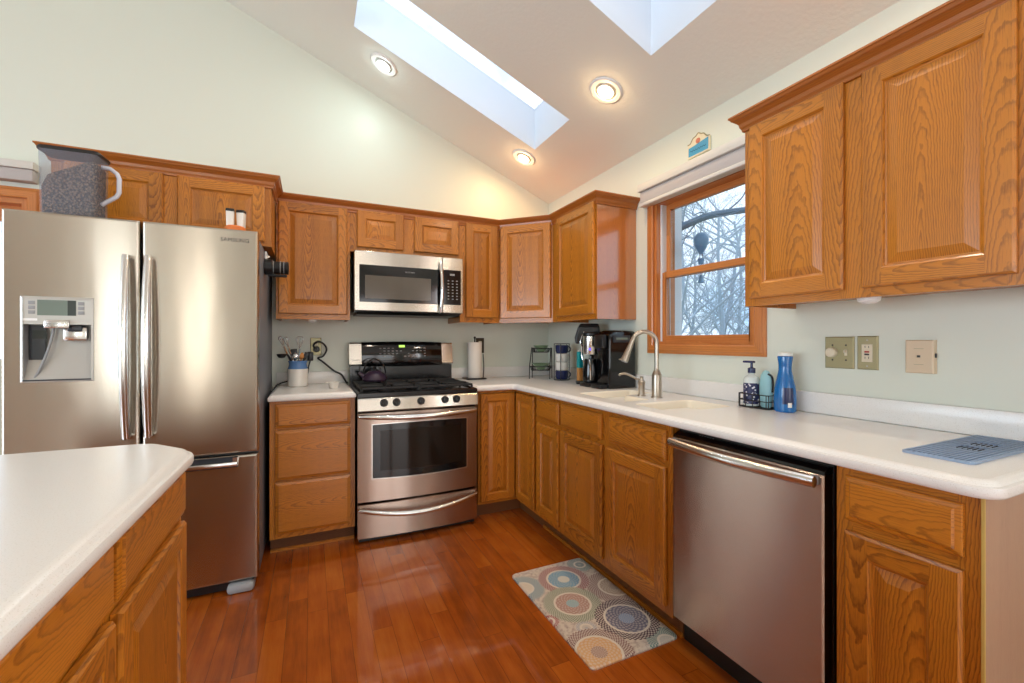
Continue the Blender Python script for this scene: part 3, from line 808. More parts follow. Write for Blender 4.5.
#@@
# ------------------------------------------------------------------ refrigerator
fx0, fx1, fy, fz = -3.100, -2.188, -.94, 1.770
t = thing('refrigerator', 'stainless steel french-door refrigerator with bottom freezer drawer and ice dispenser', 'refrigerator', (-2.64, -.5, 0))
mb = MB(); mb.rbox((fx0 + .004, -.868, .03), (fx1 - .004, -.04, fz - .022), 'fridge_side', .004)
for x in (fx0 + .05, fx1 - .09):
    for y in (-.82, -.12): mb.box((x, y, 0), (x + .04, y + .04, .031), 'black')
build('cabinet_body', mb, t)
gx = -2.647; fzl = .672
MF = back(fx0, 0, fy)
def fdoor(u0, u1, v0, v1, hole=None):
    """door slab 0.065 thick with rounded front edges; hole = dispenser recess cut into the front"""
    mb = MB(MF); D = .066
    def loop(i, w): return [(u0 + i, v0 + i, w), (u1 - i, v0 + i, w), (u1 - i, v1 - i, w), (u0 + i, v1 - i, w)]
    R = [loop(0, -D), loop(0, -.014), loop(.0015, -.007), loop(.005, -.0025), loop(.011, 0)]
    mb.rings(R, 'steel', True, hole is None, False)
    if hole:
        a, b, c, d = hole; o = [(u0 + .011, v0 + .011), (u1 - .011, v1 - .011)]
        xs = [o[0][0], a, b, o[1][0]]; ys = [o[0][1], c, d, o[1][1]]
        for i in range(3):
            for j in range(3):
                if i == 1 and j == 1: continue
                mb.poly([(xs[i], ys[j], 0), (xs[i + 1], ys[j], 0), (xs[i + 1], ys[j + 1], 0), (xs[i], ys[j + 1], 0)], [(0, 1, 2, 3)], 'steel')
    return mb
def fu(x): return x - fx0
hole = (fu(-3.036), fu(-2.812), 1.055, 1.408)
dl = build('door', fdoor(0, fu(gx) - .004, fzl + .006, fz, hole), t)
plabel(dl, 'left door with ice and water dispenser')
a, b, c, d = hole
mb = MB(MF)
mb.rings([[(a, c, -.004), (b, c, -.004), (b, d, -.004), (a, d, -.004)], [(a - .004, c - .004, .002), (b + .004, c - .004, .002), (b + .004, d + .004, .002), (a - .004, d + .004, .002)]], 'silver_plastic', False, False, False)
mb.rings([[(a - .004, c - .004, .002), (b + .004, c - .004, .002), (b + .004, d + .004, .002), (a - .004, d + .004, .002)], [(a + .004, c + .004, .004), (b - .004, c + .004, .004), (b - .004, d - .004, .004), (a + .004, d - .004, .004)], [(a + .005, c + .005, -.004), (b - .005, c + .005, -.004), (b - .005, d - .005, -.004), (a + .005, d - .005, -.004)]], 'silver_plastic', False, False, False)
dm = 1.295
mb.box((a + .004, dm, -.02), (b - .004, d - .004, .001), 'silver_plastic')
# recess, curved at the back
n = 8; prof = [(dm, -.055)] + [(dm - (dm - c - .006) * k / n, -.055 + .050 * (k / n) ** 2.2) for k in range(1, n + 1)]
rc = [[(u, v, w) for v, w in prof] for u in (a + .004, b - .004)]
mb.poly([(x, v, w) for x in (a + .004, b - .004) for v, w in prof], [(i, i + 1, n + 1 + i + 1, n + 1 + i) for i in range(n)], 'silver_plastic', True)
for x in (a + .004, b - .004): mb.poly([(x, v, w) for v, w in prof] + [(x, dm, -.0)], [tuple(range(n + 2))], 'grey_plastic')
mb.poly([(a + .004, dm, -.055), (b - .004, dm, -.055), (b - .004, dm, 0), (a + .004, dm, 0)], [(0, 1, 2, 3)], 'dark_panel')
mb.box((a + .004, c + .002, -.012), (b - .004, c + .008, .004), 'dark_panel')
dp = plabel(build('dispenser', mb, dl), 'ice and water dispenser')
mb = MB(MF)
u0 = fu(-2.988); mb.box((u0, 1.333, .0005), (u0 + .095, 1.398, .0022), 'lcd'); mb.box((u0 + .095, 1.333, .0005), (u0 + .122, 1.398, .0022), 'lcd_dark')
for k in range(3):
    for u in (u0 - .028, u0 + .128): mb.rbox((u, 1.338 + k * .020, .0005), (u + .021, 1.353 + k * .020, .0024), 'grey_plastic', .001)
mb.box((u0 - .045, 1.310, .0005), (u0 + .0, 1.320, .0016), 'white')
mb.rbox((fu(-2.965), 1.279, .0005), (fu(-2.885), 1.314, .012), 'steel_plain', .003)
for k in range(3): mb.box((fu(-2.962) + k * .026, 1.296, .012), (fu(-2.962) + k * .026 + .022, 1.2975, .0125), 'print_dark')
mb.rbox((fu(-2.915), 1.225, -.052), (fu(-2.835), 1.285, -.012), 'steel_plain', .008)
mb.rbox((fu(-2.898), 1.265, -.05), (fu(-2.85), 1.293, -.005), 'dark_panel', .005)
mb.M = MF
build('control_panel', mb, dl)
mb = MB(MF); mb.box((a + .006, c + .01, -.040), (a + .058, dm - .004, -.036), 'dark_panel'); mb.box((a + .018, 1.235, -.0358), (a + .062, 1.270, -.034), 'lcd_dark')
mb.tube([(a + .085 - .05 * (k / 8) ** 1.6, dm - .01 - k * .027, -.035 + .022 * (k / 8)) for k in range(9)], .005, 'grey_plastic', 8)
build('water_chute', mb, dl)
dr = build('door', fdoor(fu(gx) + .004, fu(fx1), fzl + .006, fz), t)
mb = MB(MF)
mb.text('SAMSUNG', .026, (fu(-2.285), 1.708, .0), 'print_dark', .0012)
build('lettering', mb, dr)
fd = build('freezer_drawer', fdoor(0, fu(fx1), .052, fzl - .004), t)
def bow_handle(name, par, pts, r, mat, flat=1.0):
    mb = MB(); mb.tube(pts, r, mat, 12); return build(name, mb, par)
for x, pr_ in ((-2.690, dl), (-2.612, dr)):
    mb = MB()
    pts = [(x, fy - .003, .80)] + [(x, fy - .032 - .026 * math.sin(PI * k / 14), .80 + .800 * k / 14) for k in range(15)] + [(x, fy - .003, 1.600)]
    rs = [.012] + [.0150 + .0045 * math.sin(PI * k / 14) for k in range(15)] + [.012]
    mb.tube(pts, rs, 'steel_plain', 12); build('handle', mb, pr_)
# freezer pull: recessed channel with a bar
mb = MB(); hx0, hx1 = -2.95, -2.272
mb.box((hx0, fy - .001, .612), (hx1, fy + .001, .664), 'dark_panel')
mb.rbox((hx0, fy - .030, .622), (hx1, fy - .004, .644), 'steel_plain', .006)
for x in (hx0, hx1 - .02): mb.box((x, fy - .024, .626), (x + .02, fy + .002, .664), 'steel_plain')
build('handle', mb, fd)
mb = MB(); mb.box((fx0 + .02, -.92, .012), (fx1 - .02, -.84, .045), 'black')
for s, x in ((1, fx1 - .13), (-1, fx0 + .02)):
    mb.rbox((x, -.962, 0), (x + .115, -.86, .044), 'grey_plastic', .016)
build('base_grille', mb, t)
for x in (fx0 + .03, fx1 - .10):
    mb = MB(); mb.rbox((x, -.930, fz - .022), (x + .07, -.872, fz - .001), 'dark_panel', .004); build('hinge_cover', mb, t)

# ------------------------------------------------------------------ gas range
rx0, rx1, ry = -1.6965, -.9385, -.69; RW = rx1 - rx0
t = thing('gas_range', 'stainless steel gas range with black cooktop and five black knobs', 'stove', ((rx0 + rx1) / 2, -.35, 0))
mb = MB(); mb.box((rx0 + .004, -.64, .03), (rx1 - .004, -.028, .885), 'black'); 
for x in (rx0 + .03, rx1 - .07):
    for y in (-.6, -.1): mb.box((x, y, 0), (x + .04, y + .04, .031), 'black')
mb.box((rx0 + .01, -.655, .008), (rx1 - .01, -.60, .04), 'black')
build('body', mb, t)
MR = back(rx0, 0, ry)
def bowed(v0, v1, t0, bow, mat, u0=0.0, u1=RW, n=14, hole=None):
    """a front that bulges slightly towards the room; optional window hole"""
    mb = MB(MR)
    def w(u): return bow * (1 - ((u - RW / 2) / (RW / 2)) ** 2) - .012
    us = [u0 + (u1 - u0) * k / n for k in range(n + 1)]
    F = []
    prof = [(v0, -t0, 0), (v0, -.006, 1), (v0 + .004, 0, 1), (v1 - .004, 0, 1), (v1, -.006, 1), (v1, -t0, 0)]
    mb.rings([[(u, v, (w(u) + dw) if fl else -t0) for v, dw, fl in prof] for u in us], mat, True, True, True)
    return mb, w
mb, wf = bowed(.250, .792, .045, .022, 'steel_dim'); od = build('oven_door', mb, t)
mb = MB(MR)
def bowpatch(mb, u0, u1, v0a, v0b, v1a, v1b, lift, mat, n=12):
    P = []; 
    for k in range(n + 1):
        u = u0 + (u1 - u0) * k / n; s_ = 4 * (k / n) * (1 - k / n)
        P += [(u, v0a - v0b * s_, wf(u) + lift), (u, v1a + v1b * s_, wf(u) + lift)]
    P2 = [(x, y, zz - .004) for x, y, zz in P]; m = len(P)
    F = [(2 * k, 2 * k + 2, 2 * k + 3, 2 * k + 1) for k in range(n)]
    F += [(2 * k, m + 2 * k, m + 2 * k + 2, 2 * k + 2) for k in range(n)] + [(2 * k + 1, 2 * k + 3, m + 2 * k + 3, m + 2 * k + 1) for k in range(n)]
    F += [(0, 1, m + 1, m), (2 * n, m + 2 * n, m + 2 * n + 1, 2 * n + 1)]
    mb.poly(P + P2, F, mat, True)
wu0, wu1 = -1.612 - rx0, -1.014 - rx0
bowpatch(mb, wu0 - .006, wu1 + .006, .389, .008, .722, .004, .002, 'steel_plain')
bowpatch(mb, wu0, wu1, .395, .008, .717, .004, .003, 'gloss_black')
bowpatch(mb, wu0 + .045, wu1 - .04, .438, .006, .680, .002, .0036, 'oven_glass')
build('window', mb, od)
def range_handle(v, dv, par):
    mb = MB(MR); n = 20; P = []; R = []
    for k in range(n + 1):
        s_ = k / n; u = .012 + (RW - .024) * s_; b = math.sin(PI * s_)
        P.append((u, v - dv * b, .006 + .058 * b ** .6)); R.append(.0125 + .004 * b)
    P = [(.012, v, -.01)] + P + [(RW - .012, v, -.01)]; R = [.012] + R + [.012]
    mb.tube(P, R, 'steel_plain', 12); return build('handle', mb, par)
range_handle(.772, .012, od)
mb, wf2 = bowed(.032, .240, .045, .022, 'steel_dim'); dw = build('drawer', mb, t); range_handle(.212, .040, dw)
# control panel
mb = MB(MR); mb.rings([[(u, v, w) for v, w in ((.800, -.05), (.800, .004), (.806, .010), (.872, -.004), (.886, -.014), (.886, -.05))] for u in (0, RW)], 'steel', True, True, False)
cp = build('control_panel', mb, t)
for k, (x, zz) in enumerate(((-1.545, .848), (-1.470, .848), (-1.318, .847), (-1.162, .847), (-1.085, .847))):
    mb = MB(MR); u = x - rx0
    mb.lathe([(.024, .0), (.024, .004), (.0205, .006), (.0195, .026), (.017, .030), (.001, .031)], (0, 0, 0), 'black', 20)
    rot = Matrix.Translation((u, zz, .0005)) @ Matrix.Rotation(math.radians(-12), 4, 'X')
    mb2 = MB(MR @ rot)
    mb2.lathe([(.0245, .0), (.0245, .004), (.0205, .006), (.0195, .024), (.017, .028), (.001, .029)], (0, 0, 0), 'black', 20)
    mb2.rbox((-.005, -.019, .02), (.005, .019, .036), 'black', .003)
    build('knob', mb2, cp)
# cooktop, burners, grates
mb = MB(); mb.rings([[(x, y, zz) for x, y in ((rx0, ry + .004), (rx1, ry + .004), (rx1, -.10), (rx0, -.10))] for zz in (.8865, .908)] +
                    [[(x, y, zz) for x, y in ((rx0 + .012, ry + .016), (rx1 - .012, ry + .016), (rx1 - .012, -.105), (rx0 + .012, -.105))] for zz in (.914, .906)], 'enamel', True, True, False)
build('cooktop', mb, t)
for bx in (rx0 + .19, rx1 - .19):
    for by in (-.53, -.25):
        mb = MB(); mb.lathe([(.05, .906), (.05, .916), (.034, .918), (.034, .926), (.030, .929), (.001, .929)], (bx, by, 0), 'iron', 20); build('burner', mb, t)
for gx0, gx1 in ((rx0 + .025, rx0 + RW / 2 - .006), (rx0 + RW / 2 + .006, rx1 - .025)):
    mb = MB(); zt = .940; g0, g1 = ry + .045, -.125; r = .006
    for (xa, ya), (xb, yb) in (((gx0, g0), (gx1, g0)), ((gx0, g1), (gx1, g1)), ((gx0, g0), (gx0, g1)), ((gx1, g0), (gx1, g1)), ((gx0, (g0 + g1) / 2), (gx1, (g0 + g1) / 2))):
        mb.rbox((min(xa, xb) - r, min(ya, yb) - r, zt - .014), (max(xa, xb) + r, max(ya, yb) + r, zt), 'iron', .003)
    xm = (gx0 + gx1) / 2
    for yy in (-.53, -.25):
        for q in ((gx0, yy - r, xm - .03, yy + r), (xm + .03, yy - r, gx1, yy + r), (xm - r, yy - .13, xm + r, yy - .035), (xm - r, yy + .035, xm + r, yy + .13)):
            mb.rbox((q[0], q[1], zt - .012), (q[2], q[3], zt + .004), 'iron', .003)
    for x in (gx0, gx1):
        for yy in (g0, (g0 + g1) / 2, g1): mb.rbox((x - .007, yy - .007, .907), (x + .007, yy + .007, zt - .010), 'iron', .003)
    build('grate', mb, t)
# backguard
mb = MB(); mb.box((rx0, -.10, .886), (rx1, -.028, 1.045), 'enamel'); mb.box((rx0 + .02, -.115, .914), (rx1 - .02, -.10, 1.035), 'enamel')
bg = build('backguard', mb, t)
MBG = back(rx0 - .004, 0, -.092); W2 = RW + .012
for u0, u1 in ((0, .084), (W2 - .088, W2)):
    mb = MB(MBG)
    mb.rings([[(u, v, w) for v, w in ((1.046, -.06), (1.050, .012), (1.058, .016), (1.205, -.004), (1.213, -.012), (1.213, -.06))] for u in (u0, u1)], 'steel', True, True, False); build('end_cap', mb, bg)
mb = MB(MBG)
us = [.084 + (W2 - .172) * k / 12 for k in range(13)]
mb.rings([[(u, v + (dv * 4 * (k / 12) * (1 - k / 12)), w + .008 * 4 * (k / 12) * (1 - k / 12)) for v, w, dv in ((1.040, -.06, 0), (1.042, .014, -.004), (1.050, .018, -.004), (1.207, -.003, .006), (1.216, -.010, .006), (1.216, -.06, .006))] for k, u in enumerate(us)], 'gloss_black', True, True, True)
gp = build('display_panel', mb, bg)
sl = math.atan2(.021, .157)
mb = MB(MBG @ Matrix.Translation((0, 1.05, .0275)) @ Matrix.Rotation(-sl, 4, 'X'))
ud = -1.328 - rx0 + .004
mb.box((ud - .022, .130, .0), (ud + .022, .147, .0006), 'led_green'); build('clock_display', mb, gp); mb = MB(mb.M)
for ks in (range(0, 6), range(6, 12)):
    mb = MB(mb.M)
    for k in ks:
        for j in range(4):
            if abs(k - 5.5) < 2 and j > 2: continue
            if R_.random() < .8: mb.box((ud - .165 + k * .030, .060 + j * .020, -.0005), (ud - .150 + k * .030, .066 + j * .020, .0005), 'print')
    build('buttons', mb, gp)
mb = MB(MBG @ Matrix.Translation((.042, 1.085, .0125)) @ Matrix.Rotation(-sl, 4, 'X')); mb.text('FRIGIDAIRE', .011, (0, 0, 0), 'print_dark', .0006); build('lettering', mb, bg)

# ------------------------------------------------------------------ microwave over the range
mx0, mx1, my, mz0, mz1 = -1.6925, -.9405, -.393, 1.428, 1.828
t = thing('microwave', 'stainless steel over-the-range microwave with black window', 'microwave', ((mx0 + mx1) / 2, -.2, 1.405))
mb = MB(); mb.box((mx0 + .003, -.345, 1.420), (mx1 - .003, -.004, mz1 - .002), 'dark_panel')
mb.rings([[(x, y, zz) for y, zz in ((-.345, 1.420), (-.375, 1.424), (-.345, 1.406), (-.10, 1.404), (-.06, 1.420))] for x in (mx0 + .02, mx1 - .02)], 'black', True, True, False)
build('body', mb, t)
MM = back(mx0, 0, my)
def slab(mb, u0, u1, v0, v1, w0, w1, mat, b=.004):
    L_ = lambda i, w: [(u0 + i, v0 + i, w), (u1 - i, v0 + i, w), (u1 - i, v1 - i, w), (u0 + i, v1 - i, w)]
    mb.rings([L_(0, w0), L_(0, w1 - b), L_(b, w1)], mat, True, True, False)
def mu(x): return x - mx0
mb = MB(MM); slab(mb, 0, mu(-1.0955), mz0, mz1, -.046, 0, 'steel'); md = build('door', mb, t)
mb = MB(MM); slab(mb, mu(-1.660), mu(-1.104), 1.487, 1.736, -.004, .0015, 'gloss_black', .001); slab(mb, mu(-1.624), mu(-1.179), 1.510, 1.666, 0, .002, 'micro_glass', .0005)
mw = build('window', mb, md)
mb = MB(MM); mb.text('FRIGIDAIRE', .013, (mu(-1.327), 1.697, .0016), 'print', .0004); build('lettering', mb, md)
mb = MB(MM); um = mu(-1.113)
mb.tube([(um, 1.436, -.002)] + [(um + .004 * math.sin(PI * k / 10), 1.436 + .345 * k / 10, .022 + .018 * math.sin(PI * k / 10)) for k in range(11)] + [(um, 1.781, -.002)], .0135, 'chrome', 12)
build('handle', mb, md)
mb = MB(MM); slab(mb, mu(-1.0935), mu(mx1), mz0, mz1, -.046, 0, 'steel'); mp = build('control_panel', mb, t)
mb = MB(MM); slab(mb, mu(-1.088), mu(-.958), 1.487, 1.738, -.004, .0015, 'gloss_black', .001)
for j in range(7):
    for k in range(3):
        mb.box((mu(-1.058) + k * .032, 1.525 + j * .022, .0016), (mu(-1.058) + k * .032 + .012, 1.532 + j * .022, .002), 'print')
mb.box((mu(-1.04), 1.698, .0016), (mu(-1.005), 1.712, .002), 'print')
build('keypad', mb, mp)

# ------------------------------------------------------------------ dishwasher
t = thing('dishwasher', 'stainless steel dishwasher with bowed bar handle under the window-wall counter', 'dishwasher', (-.32, -2.4, 0))
mb = MB(); mb.box((-.585, -2.680, .09), (-.03, -2.104, .868), 'black'); mb.box((-.555, -2.685, .0), (-.10, -2.100, .095), 'black')
build('body', mb, t)
MW = right(-2.112, 0, -.632)
mb = MB(MW); slab(mb, 0, .565, .122, .842, -.052, 0, 'steel_dim', .005); dd = build('door', mb, t)
mb = MB(MW); mb.rings([[(u, v, w) for v, w in ((.843, -.052), (.843, -.004), (.852, -.008), (.862, -.030), (.862, -.052))] for u in (.0, .565)], 'gloss_black', True, True, False)
for k in range(6): mb.box((.10 + k * .012, .8625, -.040), (.106 + k * .012, .8628, -.034), 'print')
build('control_strip', mb, dd)
mb = MB(MW); n = 16; P = []; RR = []
rg = []
for k in range(n + 1):
    s_ = k / n; u = .012 + .545 * s_; w = .028 + .030 * math.sin(PI * s_)
    rg.append([(u, .826 + .017 * math.sin(a), w + .012 * math.cos(a)) for a in [2 * PI * j / 12 for j in range(12)]])
mb.rings(rg, 'steel_plain')
for u in (.016, .541): mb.rbox((u - .008, .812, -.002), (u + .012, .840, .036), 'grey_plastic', .005)
build('handle', mb, dd)
#@@
# ------------------------------------------------------------------ floor mat
RX, RY, RWX, RWY = RUG
def mcol(*a): return lin(*a)
MEDAL += [
    (.378, .650, .024, .066, lin(120, 140, 142), lin(150, 160, 160), lin(112, 138, 140), 30),
    (.416, .403, .070, .135, lin(176, 156, 138), lin(150, 132, 120), lin(140, 108, 102), 44),
    (-.006, .305, .015, .040, lin(180, 96, 90), lin(190, 150, 130), lin(160, 74, 78), 24),
    (.365, -.005, .032, .085, lin(196, 190, 180), lin(196, 190, 180), lin(108, 138, 134), 40),
    (.0, .575, .045, .105, lin(218, 204, 184), lin(218, 204, 184), lin(112, 142, 154), 44),
    (.223, .562, .079, .130, lin(112, 160, 186), lin(206, 206, 196), lin(146, 80, 86), 40),
    (.113, .200, .019, .046, lin(200, 190, 180), lin(170, 170, 176), lin(172, 172, 178), 24),
    (.153, .370, .078, .134, lin(176, 138, 126), lin(140, 176, 184), lin(132, 142, 118), 60),
    (.309, .180, .090, .136, lin(112, 110, 130), lin(140, 160, 190), lin(76, 48, 62), 40),
    (.076, .060, .086, .136, lin(216, 170, 122), lin(176, 140, 124), lin(136, 100, 94), 56),
]
M['rug'] = rug_mat()
def rrect(x0, y0, x1, y1, r, n=4): return arc((x1 - r, y0 + r), r, -90, 0, n) + arc((x1 - r, y1 - r), r, 0, 90, n) + arc((x0 + r, y1 - r), r, 90, 180, n) + arc((x0 + r, y0 + r), r, 180, 270, n)
mb = MB(); pl = rrect(RX, RY, RX + RWX, RY + RWY, .022)
mb.rings([[(x, y, zz) for x, y in inset(pl, d)] for d, zz in ((0, .0005), (0, .006), (.006, .012))], 'rug', True, True, False)
tag(build('kitchen_mat', mb, base=(RX, RY, 0)), 'cushioned floor mat with multicoloured round medallions in front of the sink', 'floor mat')

# ------------------------------------------------------------------ recessed ceiling lights
def can(loc, label, mat_, power, color, group='recessed ceiling lights'):
    x, y = loc; zz = ceil_z(x); a = math.atan(SL)
    Mc = Matrix.Translation((x, y, zz)) @ Matrix.Rotation(a, 4, 'Y')     # local -z points out of the ceiling
    t = thing('recessed_light', label, 'ceiling light', (x, y, zz), group)
    mb = MB(Mc); mb.lathe([(.060, .0), (.066, -.010), (.085, -.010), (.093, -.004), (.094, .0)], (0, 0, 0), 'white', 32, caps=False); build('trim_ring', mb, t)
    mb = MB(Mc); mb.lathe([(.0605, -.004), (.050, -.013), (.047, -.013), (.046, -.001)], (0, 0, 0), 'silver_plastic', 32, caps=False); build('baffle', mb, t)
    mb = MB(Mc); mb.lathe([(.046, -.002), (.042, -.012), (.025, -.019), (.001, -.021)], (0, 0, 0), mat_, 24, caps=False); build('bulb', mb, t)
    for kind, off, pw in (('AREA', -.024, power), ('POINT', -.055, power * .2)):
        d = bpy.data.lights.new('lamp', kind); d.energy = pw; d.color = color
        if kind == 'AREA': d.shape = 'DISK'; d.size = .08
        else: d.shadow_soft_size = .022
        o = bpy.data.objects.new('lamp', d); COL.objects.link(o); o.matrix_world = Mc @ Matrix.Translation((0, 0, off)); o.parent = t; o.matrix_parent_inverse = Matrix.Translation((-x, -y, -zz))
    return t
WARM = (1.0, .66, .33)
can((-1.503, -.404), 'cool white recessed light high on the sloped ceiling, nearest the wall above the refrigerator', 'bulb_cool', 1.9, (.82, 1.0, .97))
can((-.432, -1.416), 'warm recessed light between the two skylights, on the window side', 'bulb_warm', 4.2, WARM)
can((-.449, -.405), 'warm recessed light low on the ceiling nearest the room corner', 'bulb_warm', 4.2, WARM)
for p in ((-1.503, -1.416), (-.45, -2.5), (-1.5, -2.5)): can(p, 'recessed ceiling light of the rows nearer the middle of the room', 'bulb_warm', 4, (1.0, .84, .66), 'recessed lights nearer the middle of the room')
# under-cabinet pucks
def puck(x, y, label):
    mb = MB(); mb.lathe([(.032, 1.3865), (.034, 1.372), (.030, 1.358), (.018, 1.350), (.001, 1.348)], (x, y, 0), 'white', 20)
    tag(build('puck_light', mb, base=(x, y, 1.3865)), label, 'under-cabinet light', 'white puck lights under the wall cabinets')
puck(-.255, -2.606, 'small white puck light under the wide cabinet right of the window')
puck(-1.944, -.25, 'small white puck light under the cabinet between refrigerator and microwave')

# ------------------------------------------------------------------ wall plates
def plate(name, label, cat, M0, w, h, mat, build_parts):
    t = thing(name, label, cat, tuple(M0 @ Vector((w / 2, h / 2, 0))))
    mb = MB(M0); slab(mb, 0, w, 0, h, .0005, .007, mat, .004); build('cover_plate', mb, t); build_parts(t, M0); return t
def gang2(t, M0):
    mb = MB(M0 @ Matrix.Translation((.030, .064, 0))); mb.lathe([(.020, .007), (.019, .024), (.016, .027), (.001, .0275)], (0, 0, 0), 'ivory', 20); build('dimmer_knob', mb, t)
    mb = MB(M0); mb.rbox((.074, .052, .006), (.084, .076, .009), 'ivory', .001); mb.rbox((.076, .064, .008), (.082, .074, .021), 'ivory', .002); build('toggle', mb, t)
    for u in (.030, .079):
        for v in (.034, .094):
            mb = MB(M0); mb.lathe([(.0035, .007), (.003, .0085), (.001, .009)], (u, v, 0), 'black', 10); build('screw', mb, t)
plate('switch_plate', 'brass double plate with a round dimmer knob and a toggle switch', 'light switch', right(-2.329, 1.114, 0), .107, .128, 'brass', gang2)
def gfci(t, M0):
    mb = MB(M0); slab(mb, .017, .053, .030, .098, .006, .009, 'ivory', .001); build('receptacle', mb, t)
    mb = MB(M0); mb.rbox((.027, .066, .0085), (.043, .072, .011), 'red', .001); mb.rbox((.027, .056, .0085), (.043, .062, .011), 'black', .001)
    for v in (.042, .084):
        for u in (.028, .040): mb.box((u, v, .009), (u + .002, v + .008, .0093), 'black')
    build('test_buttons', mb, t)
    for v in (.014, .114):
        mb = MB(M0); mb.lathe([(.0035, .007), (.003, .0085), (.001, .009)], (.035, v, 0), 'silver_plastic', 10); build('screw', mb, t)
plate('wall_outlet', 'brass plate with ivory outlet and red test button right of the dimmer', 'wall outlet', right(-2.446, 1.114, 0), .070, .130, 'brass', gfci)
t = thing('phone_jack', 'beige raised phone jack box on the wall at the right', 'phone jack', (-.01, -2.645, 1.17))
MJ = right(-2.606, 1.112, 0)
mb = MB(MJ); slab(mb, 0, .078, 0, .116, .0005, .026, 'beige', .004); build('housing', mb, t)
mb = MB(MJ); mb.rbox((.030, .052, .0255), (.048, .066, .028), 'beige', .001); mb.rbox((.034, .055, .027), (.044, .063, .0285), 'black', .001); build('socket', mb, t)
for v in (.03, .085): mb = MB(MJ); mb.box((.025, v, .026), (.052, v + .0015, .0263), 'brass'); build('slot', mb, t)
mb = MB(MJ); mb.rbox((.0775, .055, .008), (.081, .070, .016), 'black', .001); build('socket', mb, t)
def duplex(t, M0):
    for v in (.028, .070):
        mb = MB(M0); slab(mb, .022, .050, v, v + .030, .006, .009, 'ivory', .002)
        for u in (.029, .040): mb.box((u, v + .012, .009), (u + .002, v + .022, .0093), 'black')
        build('receptacle', mb, t)
plate('wall_outlet', 'brass outlet plate above the left counter with black plugs in it', 'wall outlet', back(-1.954, 1.124, 0), .072, .126, 'brass', duplex)
plate('wall_outlet', 'dark bronze outlet plate behind the paper towel roll', 'wall outlet', back(-.698, 1.126, 0), .072, .126, 'dark_brass', duplex)

# cords at the left outlet
def spline(pts, n=10):
    out = []; P = [Vector(p) for p in pts]; P = [P[0]] + P + [P[-1]]
    for i in range(1, len(P) - 2):
        for k in range(n):
            s_ = k / n; a, b, c, d = P[i - 1], P[i], P[i + 1], P[i + 2]
            out.append(.5 * ((2 * b) + (c - a) * s_ + (2 * a - 5 * b + 4 * c - d) * s_ ** 2 + (3 * b - a - 3 * c + d) * s_ ** 3))
    out.append(P[-2]); return out
t = thing('power_cord', 'black power cord from the left outlet looping over and down to the stove', 'power cord', (-1.91, -.03, 1.17))
mb = MB(); mb.lathe([(.004, -.012), (.021, -.013), (.022, -.030), (.016, -.046), (.001, -.048)], (-1.915, 0, 1.168), 'black', 18, 'y'); build('plug', mb, t)
mb = MB(); mb.tube(spline([(-1.915, -.045, 1.168), (-1.935, -.055, 1.195), (-1.905, -.06, 1.222), (-1.868, -.06, 1.205), (-1.850, -.06, 1.165), (-1.872, -.06, 1.120), (-1.905, -.05, 1.105), (-1.870, -.04, 1.075), (-1.800, -.04, 1.012), (-1.752, -.05, .985), (-1.722, -.07, .935), (-1.712, -.09, .927)]), .0065, 'rubber', 8); build('cable', mb, t)
t = thing('power_cord', 'thin black power cord running behind the crock towards the refrigerator', 'power cord', (-2.0, -.06, 1.12))
mb = MB(); mb.rbox((-1.975, -.040, 1.085), (-1.935, -.008, 1.150), 'black', .008); build('plug', mb, t)
mb = MB(); mb.tube(spline([(-1.955, -.036, 1.09), (-1.965, -.045, 1.05), (-1.975, -.05, .99), (-2.03, -.055, .945), (-2.09, -.06, .950), (-2.155, -.12, .932), (-2.160, -.30, .9270), (-2.162, -.50, .9270)]), .0045, 'rubber', 8); build('cable', mb, t)

# ------------------------------------------------------------------ left counter
cz = CT + .0005
cx, cy = -2.030, -.170
t = thing('utensil_crock', 'white stoneware crock with a blue neck on the left counter', 'crock', (cx, cy, cz))
mb = MB(); mb.lathe([(.056, cz), (.062, cz + .006), (.063, cz + .112), (.0615, cz + .118), (.0535, cz + .118), (.053, cz + .012), (.001, cz + .012)], (cx, cy, 0), 'ceramic', 28, caps=False)
mb.lathe([(.056, cz), (.001, cz)], (cx, cy, 0), 'ceramic', 28, caps=False); build('body', mb, t)
mb = MB(); mb.lathe([(.0615, cz + .1185), (.0585, cz + .128), (.054, cz + .150), (.057, cz + .164), (.059, cz + .170), (.055, cz + .172), (.050, cz + .160), (.050, cz + .1185)], (cx, cy, 0), 'blue_glaze', 28, caps=False); plabel(build('neck', mb, t), 'blue glazed neck')
UGp = 'utensils standing in the crock'
def utensil(name, label, dx, dy, tip, parts):
    """base point inside the crock, tip above; parts(mbfactory, p0, p1) -> list"""
    p0 = Vector((cx + dx, cy + dy, cz + .016)); p1 = Vector(tip)
    t = thing(name, label, 'utensil', tuple(p0), UGp); parts(t, p0, p1)
def handle_part(t, p0, p1, r, mat): mb = MB(); mb.tube([p0, p0.lerp(p1, .5), p1], r, mat, 8); build('handle', mb, t)
